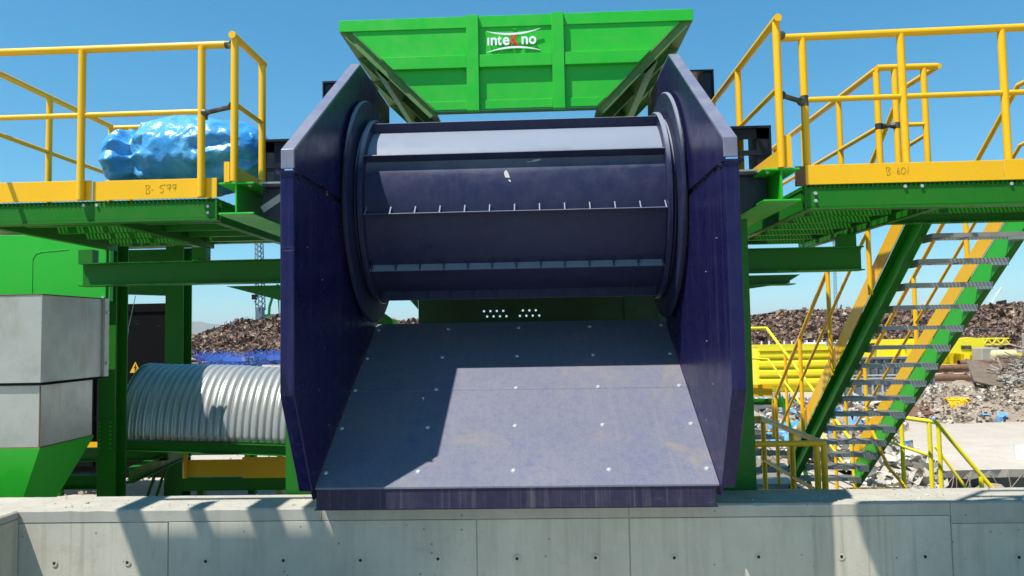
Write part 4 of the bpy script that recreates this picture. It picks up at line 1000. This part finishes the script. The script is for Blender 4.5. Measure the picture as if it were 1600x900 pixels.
# blue steel sections
def blue_frame():
    g = MB(); L = 4.2
    g.box(0, L, 0, .12, 0, .28); g.box(0, L, 1.0, 1.12, 0, .28)
    for i in range(8): g.box(.05+i*L/8, .15+i*L/8, .121, .999, .05, .2)
    for i in range(8): g.bar((.1+i*L/8, .06, .285), (.1+(i+.5)*L/8, .06, .62), .05, .05); g.bar((.1+(i+.5)*L/8, .06, .62), (.1+(i+1)*L/8-.05, .06, .285), .05, .05)
    return g
bf0 = None; rnd = random.Random(5)
for i in range(12):
    l = (-28.2+rnd.uniform(0, 8.2), 50+rnd.uniform(0, 8), .02+.55*(i % 2)); rz = rnd.uniform(-.5, .5)
    if bf0 is None: bf0 = blue_frame().build('blue_steel_section', 'blue_scrap', None)
    o = bf0 if i == 0 else bf0.copy()
    if i: COL.objects.link(o)
    o.location = l; o.rotation_euler = (0, 0, rz); tag(o, 'blue painted steel section lying in the pile below the left scrap heap', 'steel section', 'blue steel sections in a pile')
for i, (x, y, w, d, h, mt, lb) in enumerate([(-29.5, 63, 3, 1.2, .5, 'pale', 'white flat slab at the left foot of the left scrap heap'), (-22, 60, 7, 1.0, .5, 'rust', 'long rusty sheet stack behind the blue sections'), (-17.2, 58, 4.5, 1.5, .7, 'pale', 'row of white bags behind the blue sections beside the drum leg'), (-16.2, 55, 4, 1.4, .6, 'flat_scrap', 'pale crumpled sheets beside the drum leg'), (-13.5, 43, 2.2, .8, .25, 'rust', 'short rusty beam stack on the pale ground at the left')]):
    t = T('material_stack', (x, y, 0), lb, 'stack')
    for k in range(4):
        q = rnd.uniform(-.15, .15); MB().obox((x+w/2+q, y+k*d/5, h*(k+.5)/4), (w*rnd.uniform(.7, 1), d*.9, h/4-.02), Matrix.Rotation(rnd.uniform(-.08, .08), 3, 'Z')).build('layer', mt, t)

# right yard
def skip():
    t = T('yellow_skip', (9.6, 26, 0), 'bright yellow ribbed waste container with horizontal ribs, beyond the small stair', 'container')
    x0, x1, y, yb = 7.75, 10.9, 26, 27.4
    prev = 1.5
    for k, z in enumerate((1.50, 1.18, .86, .55, .25)):
        if k == 0: MB().box(x0, x1, y-.14, y-.02, z-.06, z+.06).build('rim', 'lemon', t); continue
        zt = (1.50, 1.18, .86, .55)[k-1]-.06
        b = MB(); b.prism([(y-.02, zt), (y-.10, zt-.08), (y-.10, z+.06), (y-.02, z+.0), (y+.03, z+.0), (y+.03, zt)], 'X', x0, x1); b.build('side_rib', 'lemon', t)
    MB().box(x0, x1, y+.04, y+.1, .2, 1.45).build('side_wall', 'lemon', t); MB().box(x0, x1, yb, yb+.06, .2, 1.5).build('side_wall', 'lemon', t)
    MB().box(x0-.06, x0-.001, y-.05, yb, .2, 1.52).build('end_wall', 'lemon', t); MB().box(x1+.001, x1+.06, y-.05, yb, .2, 1.5).build('end_wall', 'lemon', t)
    MB().box(x0+.3, x1-.3, y+.1, yb-.1, .02, .17).build('skid', 'rust', t)
    MB().box(x0+.1, x1-.2, y+.05, y+.35, 0, .18).build('skid', 'lemon', t)
skip()
def yellow_frame():
    t = T('yellow_boom_parts', (17, 35, 0), 'yellow crane chassis and lattice boom pieces lying in the yard beyond the grey container', 'machine part')
    b = MB(); b.box(14.6, 19.6, 35, 35.25, 1.42, 1.58); b.build('top_girder', 'lemon', t)
    b = MB(); b.prism([(15.4, .35), (20.4, .35), (20.2, 1.4), (16.2, 1.4)], 'Y', 35.7, 35.8); b.build('web_plate', 'lemon', t)
    b = MB(); b.prism([(17.0, 1.2), (20.5, .72), (20.6, 1.55), (19.9, 1.62)], 'Y', 34.7, 34.95); b.build('arm', 'lemon', t)
    b = MB(); b.box(19.5, 19.95, 34.66, 34.69, 1.08, 1.24); b.build('arm_pocket', 'burnt', t)
    b = MB(); b.box(15.2, 20.9, 34.6, 35.6, .28, .40); b.build('base_girder', 'lemon', t)
    for x in (15.9, 17.0, 18.1, 19.1, 19.6, 20.2): MB().box(x, x+.14, 34.9, 35.68, .41, 1.2 if x > 19 else 1.3).build('stiffener', 'lemon', t)
    b = MB()
    for k in range(9):
        x = 12.2+.33*k; b.bar((x, 34.9, .45), (x+.5, 34.9, 1.4), .12, .05)
    b.build('rib_set', 'lemon', t); MB().box(14.9, 15.3, 34.6, 35.2, 0, 1.0).build('foot', 'lemon', t); MB().box(16.5, 17.1, 34.6, 35.2, 0, .28).build('foot', 'lemon', t)
    b = MB()
    for z in (1.2, 1.48): b.box(20.9, 22.5, 36, 36.1, z, z+.06); b.box(20.9, 22.5, 36.7, 36.8, z, z+.06)
    for k in range(4): b.bar((20.9+.4*k, 36.0, 1.24), (21.1+.4*k, 36.0, 1.5), .05, .05); b.bar((21.1+.4*k, 36.0, 1.5), (21.3+.4*k, 36.0, 1.24), .05, .05)
    b.build('lattice_boom', 'lemon', t)
    MB().bar((20.7, 35.8, 1.15), (23.2, 36, .7), .12, .12).build('strut', 'lemon', t)
yellow_frame()
t = T('yellow_beam', (10, 31, 0), 'long yellow beam resting on the far side of the yellow ribbed container', 'beam')
MB().box(9.0, 12.2, 31, 31.2, 1.42, 1.53).build('flange', 'lemon', t); MB().box(9.1, 12.1, 31.02, 31.15, 1.32, 1.415).build('web', 'lemon', t)
for x in (9.3, 11.9): MB().box(x, x+.15, 31, 31.2, 0, 1.315).build('trestle', 'rust', t)
t = T('guard_rail', (10, 40, 0), 'low white picket rail beyond the yellow container', 'rail')
MB().box(12, 16, 40, 40.05, 1.22, 1.27).build('rail', 'white', t)
for i in range(11): MB().box(12+i*.4, 12.06+i*.4, 40, 40.05, 1.1 if i % 5 else 0, 1.5).build('picket', 'white', t)
t = T('white_pipe', (17, 42, 0), 'large pale pipe lying beyond the yellow beam', 'pipe'); MB().tube((15.0, 42, 1.14), (18.2, 42, 1.1), .2, 20).build('barrel', 'white', t, smooth=True)
for x in (15.4, 17.5): MB().box(x, x+.4, 41.7, 42.3, 0, .92).build('cradle', 'block', t)
t = T('grey_container', (12, 27.5, 0), 'slate grey ribbed steel container standing behind the long stair', 'container')
MB().box(9.7, 14.5, 27.5, 29.5, 0, 1.02).build('body', 'grey_panel', t)
for i in range(17): MB().box(9.75+i*.29, 9.82+i*.29, 27.4, 27.499, .02, 1.0).build('rib', 'grey_panel', t)
MB().box(9.65, 14.55, 27.38, 27.49, 1.021, 1.09).build('top_rail', 'grey_panel', t); MB().box(9.65, 14.55, 27.36, 27.4, .42, .47).build('mid_rail', 'pale', t)
t = T('grey_skip_end', (12, 23, 0), 'lower grey steel side panel in front of the slate grey container', 'panel')
MB().box(9.4, 12.0, 23.2, 23.26, -.02, .62).build('panel', 'grey_panel', t)
for i in range(9): MB().box(9.45+i*.3, 9.49+i*.3, 23.15, 23.199, 0, .6).build('rib', 'pale', t)
MB().box(9.4, 12.0, 23.12, 23.199, .61, .65).build('edge', 'pale', t)
for (x0, x1, y, z, r, lb) in ((15.9, 19.0, 30, .50, .15, 'long brown steel pipe lying on the pipe pile, topmost'), (15.2, 17.6, 29.2, .18, .15, 'brown steel pipe at the bottom of the pipe pile, nearest the stair'), (17.6, 20.5, 31.5, .62, .12, 'brown steel pipe at the back of the pipe pile')):
    t = T('steel_pipe', ((x0+x1)/2, y, 0), lb, 'pipe'); MB().tube((x0, y, z), (x1, y+.2, z), r, 20, caps=False).build('barrel', 'rust', t, smooth=True)
    MB().tube((x0+.01, y, z), (x0+.02, y, z), r*.93, 20).build('bore', 'black', t)
    for x in (x0+.4, x1-.6): MB().box(x, x+.15, y-.2, y+.4, -.02, z-r+.01).build('packer', 'wood', t) if z > .3 else None
t = T('cream_tank', (20, 32, .4), 'small cream coloured cylindrical tank lying beyond the pipes', 'tank'); b = MB().rev([(-.5, 0), (-.49, .12), (-.44, .2), (.44, .2), (.49, .12), (.5, 0)], 19.75, 32, .92, 24); b.build('shell', 'cream', t, smooth=True, merge=True); MB().box(19.4, 20.1, 31.9, 32.1, 0, .73).build('stand', 'block', t)
t = T('dented_barrel', (21, 31, .4), 'dented pale steel barrel on its side next to the cream tank', 'barrel'); MB().tube((20.3, 31, 1.0), (20.95, 30.6, 1.05), .36, 20).build('shell', 'pale', t, smooth=True); MB().tube((20.98, 30.6, 1.05), (22, 30, 1.0), .33, 18).build('liner', 'rust', t, smooth=True); MB().box(20.2, 21.8, 30.2, 31.2, 0, .66).build('packing', 'block', t)
for i, (x, y, z, w, h, lb) in enumerate([(22.0, 37, 0, 1.5, .9, 'concrete block at the bottom left of the block wall beside the cream tank'), (23.6, 37, 0, 1.6, .9, 'concrete block at the bottom right of the block wall beside the cream tank'), (24.2, 37, .91, 1.6, .8, 'concrete block on top of the block wall, under the blue cloth'), (19.9, 33.8, 0, .8, 1.15, 'upright white concrete block left of the block wall')]):
    t = MB().box(x, x+w, y, y+.8, z, z+h).build('concrete_block', 'block', None, bevel=.04); tag(t, lb, 'block')
t = MB(); t.prism([(26, 1.5), (27.5, 1.5), (27.3, 2.0), (26.6, 2.15), (26.1, 1.9)], 'Y', 38, 39.5); tag(t.build('blue_cover', 'cyan', None), 'bright blue cloth covered lump at the far right edge beyond the blocks', 'cover'); b = MB().box(26, 27.6, 38, 39.5, 0, 1.48); tag(b.build('concrete_block', 'block', None, bevel=.04), 'big concrete block under the bright blue cloth at the right edge', 'block')
# debris
mound('soil_mound', 'soil', 12.2, 19.9, 3.4, 2.6, .62, 'low brown soil mound beneath the brush pile', 'mound', rough=.5, fr=.9, seed=4)
mound('pit_spoil', 'soil', 6.8, 11.2, 2.2, 1.6, .75, '', 'mound', base=-1.0, rough=.4, fr=1.2, seed=8)
heap('brush_pile', 'brown tangled pile of sticks, rods and roots at the right edge of the yard', [(11.3, 0), (12.2, .9), (13.5, 1.45), (15, 1.6), (17, 1.2), (19, 0)], 18.6, 20, 22.5, 2600, .10, 'twig', 'brush pile', seed=31)
b = MB(); rnd = random.Random(77)
for i in range(1500):
    x = rnd.uniform(11.3, 16.5); y = rnd.uniform(18.6, 21); z = max(0, 1.35*min(1, (x-11.2)/2.2)*min(1, (y-18.2)/1.6))*rnd.uniform(.4, 1.12)
    a = rnd.random()*pi; l = rnd.uniform(.3, 1.3); d = Vector((cos(a), sin(a)*.7, rnd.gauss(0, .4))).normalized()*l/2
    c = Vector((x, y, z+.05)); b.tube(c-d, c+d, rnd.uniform(.008, .022), 5)
tag(b.build('loose_sticks', 'twig', kind='stuff'), 'loose grey brown sticks and bent rods lying over the brush pile', 'sticks')
def litter(name, label, n, region, s, mat, seed, zf=lambda x, y: 0, cat='litter'):
    rnd = random.Random(seed); mb = MB(); k = 0
    while k < n:
        x, y = rnd.uniform(*region[0]), rnd.uniform(*region[1])
        if not region[2](x, y): continue
        shard(mb, (x, y, zf(x, y)+abs(rnd.gauss(0, .05 if s > .03 else .002))), s*rnd.choice((.4, .6, 1, 1, 1.6)), .35, rnd); k += 1
    tag(mb.build(name, mat, kind='stuff'), label, cat)
wedge = lambda x, y: .27*y < x < .455*y+.35 + .5*noise.noise(Vector((x, y, 0)))
def zl(x, y): return .22*max(0, noise.noise(Vector((x*.8, y*.8, 5))))+.02
litter('rubble_spread', 'mixed pale rubble, timber and plastic litter spread over the yard behind the stair', 6500, ((3.2, 11), (11.9, 22.5), wedge), .17, 'litter', 3, zl)
litter('rubble_spread', 'scattered pale rubble and litter at the foot of the soil mound', 1300, ((9, 14.5), (17.2, 19.2), lambda x, y: y > 17.3+.9*noise.noise(Vector((x, 2, 0)))), .10, 'litter', 6)
litter('rubble_spread', 'brown broken timber and rubbish strewn over the low soil mound', 4200, ((9.3, 15), (17.6, 21.6), lambda x, y: True), .065, 'earthy', 41, lambda x, y: .02+.55*max(0, 1-(abs((x-12.2)/3.4)**2.4+abs((y-19.9)/2.6)**2.4))**.7)
litter('pit_rubble', 'broken grey concrete lumps spilling into the pit below the stair railing', 1600, ((4.9, 6.6), (9.8, 12.2), lambda x, y: x < 5.4+.45*(y-9.8)), .16, 'rubble_mat', 12, lambda x, y: -.9+.38*(y-9.6)+.2*(6.4-x), 'rubble')
litter('coping_grit', 'fine grit and cement crumbs lying along the top of the concrete wall', 420, ((-3.6, 4.2), (5.38, 5.76), lambda x, y: True), .012, 'rubble_mat', 51, lambda x, y: WT+.001, 'grit')
litter('yard_stones', 'fine stones and scraps sprinkled over the pale ground left of the drum', 1500, ((-9, -2), (8.5, 16), lambda x, y: True), .035, 'rubble_mat', 14, cat='stones')
for (x, y, z, w, d, rx, rz, lb) in ((5.1, 15.0, .25, .8, .5, .5, .3, 'bright blue plastic sheet lying in the rubble by the small stair'), (6.6, 17.2, .25, .7, .35, .3, -.4, 'blue plastic scrap further back in the rubble'), (10.7, 17.7, .14, .55, .22, .4, -.5, 'bright blue board lying by the yellow curved panel'), (5.55, 13.2, .1, .7, .3, .25, 1.0, 'pale blue board on the rubble near the slab edge'), (4.6, 13.6, .2, .6, .45, .8, .1, 'sky blue sheet nearest the small stair')):
    g = MB(); n_ = 7
    for i in range(n_+1):
        for j in range(n_+1):
            u, v = (i/n_-.5)*w, (j/n_-.5)*d; p = Vector((u, v, .09*noise.noise(Vector((u*6+x, v*6, 0)))))
            p.rotate(Matrix.Rotation(rx, 3, 'X')); p.rotate(Matrix.Rotation(rz, 3, 'Z')); g.v.append(tuple(p+Vector((x, y, z))))
    for i in range(n_):
        for j in range(n_): q = i*(n_+1)+j; g.f.append((q, q+n_+1, q+n_+2, q+1))
    o = g.build('plastic_scrap', 'cyan', None); m_ = o.modifiers.new('t', 'SOLIDIFY'); m_.thickness = .01; tag(o, lb, 'plastic sheet')
def slab(name, mat, pts, th, label, cat='board'):
    g = MB(); P_ = [Vector(p) for p in pts]; n_ = (P_[1]-P_[0]).cross(P_[2]-P_[0]).normalized()*th
    k = len(P_); g.add(P_+[p+n_ for p in P_], [tuple(range(k)), tuple(range(2*k-1, k-1, -1))]+[(i, (i+1) % k, k+(i+1) % k, k+i) for i in range(k)])
    tag(g.build(name, mat, None), label, cat)
slab('old_board', 'dark_wood', [(11.4, 19.6, .78), (12.1, 21.2, 1.3), (13.1, 20.8, 1.02), (12.8, 19.4, .42)], .04, 'large brown board tilted on the soil mound')
slab('old_board', 'wood', [(10.7, 18.9, .3), (12.9, 19.3, .62), (12.95, 19.1, .52), (10.75, 18.6, .16)], .06, 'long narrow plank leaning under the large tilted board')
slab('old_board', 'rust', [(8.6, 18.6, .12), (9.9, 18.9, .35), (10.3, 18.4, .2), (8.9, 18.1, .05)], .03, 'rusty flat sheet left of the yellow curved panel')
slab('old_board', 'pale', [(10.5, 27.0, 1.7), (12.9, 30, 1.45), (12.9, 30, 1.1), (10.5, 27.0, 1.5)], .05, 'long pale board leaning behind the stair treads')
g = MB()
for i in range(10):
    a0, a1 = R(10+i*11), R(21+i*11)
    for k in range(6):
        x = 10.05+k*.09; q = Matrix.Rotation(.35, 3, 'Z')
        pts = [Vector((x, -.22*cos(a), .26*sin(a))) for a in (a0, a1)]
        g.add([pts[0], pts[1], pts[1]+Vector((.08, 0, 0)), pts[0]+Vector((.08, 0, 0))], [(0,1,2,3)])
g.v = [(v[0], v[1]+18.5, v[2]+.2) for v in g.v]
o = g.build('curved_panel', 'yellow', None); m_ = o.modifiers.new('t', 'SOLIDIFY'); m_.thickness = .02; tag(o, 'curved yellow ribbed panel lying on the pale ground below the soil mound', 'panel')
t = T('paint_bucket', (8.22, 12.75, 0), 'small dented white paint bucket on the pale ground near the slab edge', 'bucket')
MB().tube((8.22, 12.75, 0), (8.22, 12.75, .22), .12, 20, r2=.14, caps=False).build('shell', 'white', t, smooth=True); MB().tube((8.22, 12.75, .19), (8.22, 12.75, .2), .13, 20).build('contents', 'pale', t)
b = MB()
for i in range(12): a0, a1 = i*pi/12, (i+1)*pi/12; b.tube((8.22-.14*cos(a0), 12.68, .2-.1*sin(a0)*.6), (8.22-.14*cos(a1), 12.68, .2-.1*sin(a1)*.6), .003, 5)
b.build('handle', 'bolt', t)

# ------------------------------------------------------------------ far cranes and light mast
def lattice(t, p, q, w0, w1, n, r, mat, name='lattice_boom'):
    p, q = Vector(p), Vector(q); d = (q-p).normalized(); a = d.orthogonal().normalized(); c = d.cross(a); g = MB()
    def pt(i, k): w = w0+(w1-w0)*i/n; s_ = [(1,1),(1,-1),(-1,-1),(-1,1)][k]; return p+(q-p)*i/n+a*w/2*s_[0]+c*w/2*s_[1]
    for i in range(n):
        for k in range(4):
            g.tube(pt(i, k), pt(i+1, k), r, 4, caps=False); g.tube(pt(i, k), pt(i+1, (k+1) % 4), r*.7, 4, caps=False)
    return g.build(name, mat, t)
t = T('light_mast', (79.2, 200, 0), 'tall thin lattice lighting mast on the skyline right of the drum', 'mast'); lattice(t, (79.2, 200, 0), (79.6, 200, 25), .7, .45, 24, .05, 'galv', 'mast')
MB().box(78.2, 81, 199.8, 200.2, 24.6, 25.1).build('lamp_head', 'galv', t)
def tower_crane(loc, label, s, mat, lean):
    t = T('harbour_crane', loc, label, 'crane'); x, y, z = loc
    MB().box(x-2*s, x+2*s, y-2*s, y+2*s, 0, 4*s).build('base', mat, t); MB().tube((x, y, 4*s), (x, y, 11*s), 1.1*s, 10, r2=.9*s).build('tower', mat, t)
    MB().box(x-1.6*s, x+1.6*s, y-1.5*s, y+1.5*s, 11*s, 13.5*s).build('cab', mat, t)
    lattice(t, (x, y, 12*s), (x+lean*9*s, y, 24*s), 1.3*s, .6*s, 12, .12*s, mat, 'boom')
    MB().tube((x-lean*1.5*s, y, 15*s), (x+lean*9*s, y, 24*s), .07*s, 5).build('stay', mat, t); MB().tube((x+lean*9*s, y, 24*s), (x+lean*9*s, y, 14*s), .06*s, 5).build('hoist_rope', mat, t)
tower_crane((206, 400, 0), 'pale harbour crane with boom leaning left, left of the two on the right skyline', .92, 'white', -.7)
tower_crane((238.5, 400, 0), 'white harbour crane with boom rising right at the right edge of the skyline', .85, 'white', .9)
tower_crane((175, 400, 0), 'small faint harbour crane just visible between the stair treads', .7, 'pale', -.6)
t = T('dark_crane', (-69, 180, 0), 'dark lattice mobile crane mast above the left scrap heap', 'crane')
lattice(t, (-69, 180, 8.5), (-69.4, 180, 26), 1.7, 1.4, 14, .13, 'grey_panel', 'boom'); MB().box(-69.9, -68.3, 179, 181, 0, 9.2).build('tower', 'grey_panel', t); MB().box(-71, -69.8, 179.4, 180.6, 11.2, 12.4).build('cab', 'black', t); MB().tube((-70.6, 180, 10.8), (-69.5, 180, 9.5), .12, 6).build('cab_arm', 'grey_panel', t)
for dx in (-.6, -1.0): MB().tube((-69+dx, 180, 12.3), (-69.6+dx*.8, 180, 26), .045, 5).build('stay', 'black', t)
t = T('green_crane', (-67, 185, 0), 'green material handler with bent boom beside the dark crane', 'crane')
b = MB(); b.path([Vector(p) for p in ((-68.9, 185, 5), (-68.6, 185, 9.5), (-67.4, 185, 13.5), (-66.4, 185, 15.2))], .35, 8); b.build('boom', 'green_deep', t); MB().tube((-66.4, 185, 15.2), (-66.1, 185, 7), .28, 8, r2=.1).build('stick', 'green_deep', t); MB().box(-69.8, -67.4, 184, 186, 0, 7.6).build('body', 'green_deep', t)

# ------------------------------------------------------------------ sea haze
m_ = bpy.data.materials.new('thin_sea_haze'); m_.use_nodes = True; t_ = m_.node_tree
t_.nodes.remove(t_.nodes['Principled BSDF']); pv = t_.nodes.new('ShaderNodeVolumePrincipled'); pv.inputs['Color'].default_value = (.80, .88, .93, 1); pv.inputs['Density'].default_value = .00007
t_.links.new(pv.outputs[0], t_.nodes['Material Output'].inputs['Volume']); M['haze'] = m_
hz = MB().box(-12500, 12500, -80, 24500, -4, 330).build('haze', 'haze', None, kind='stuff'); tag(hz, 'thin pale sea haze filling the air over the yard', 'haze')
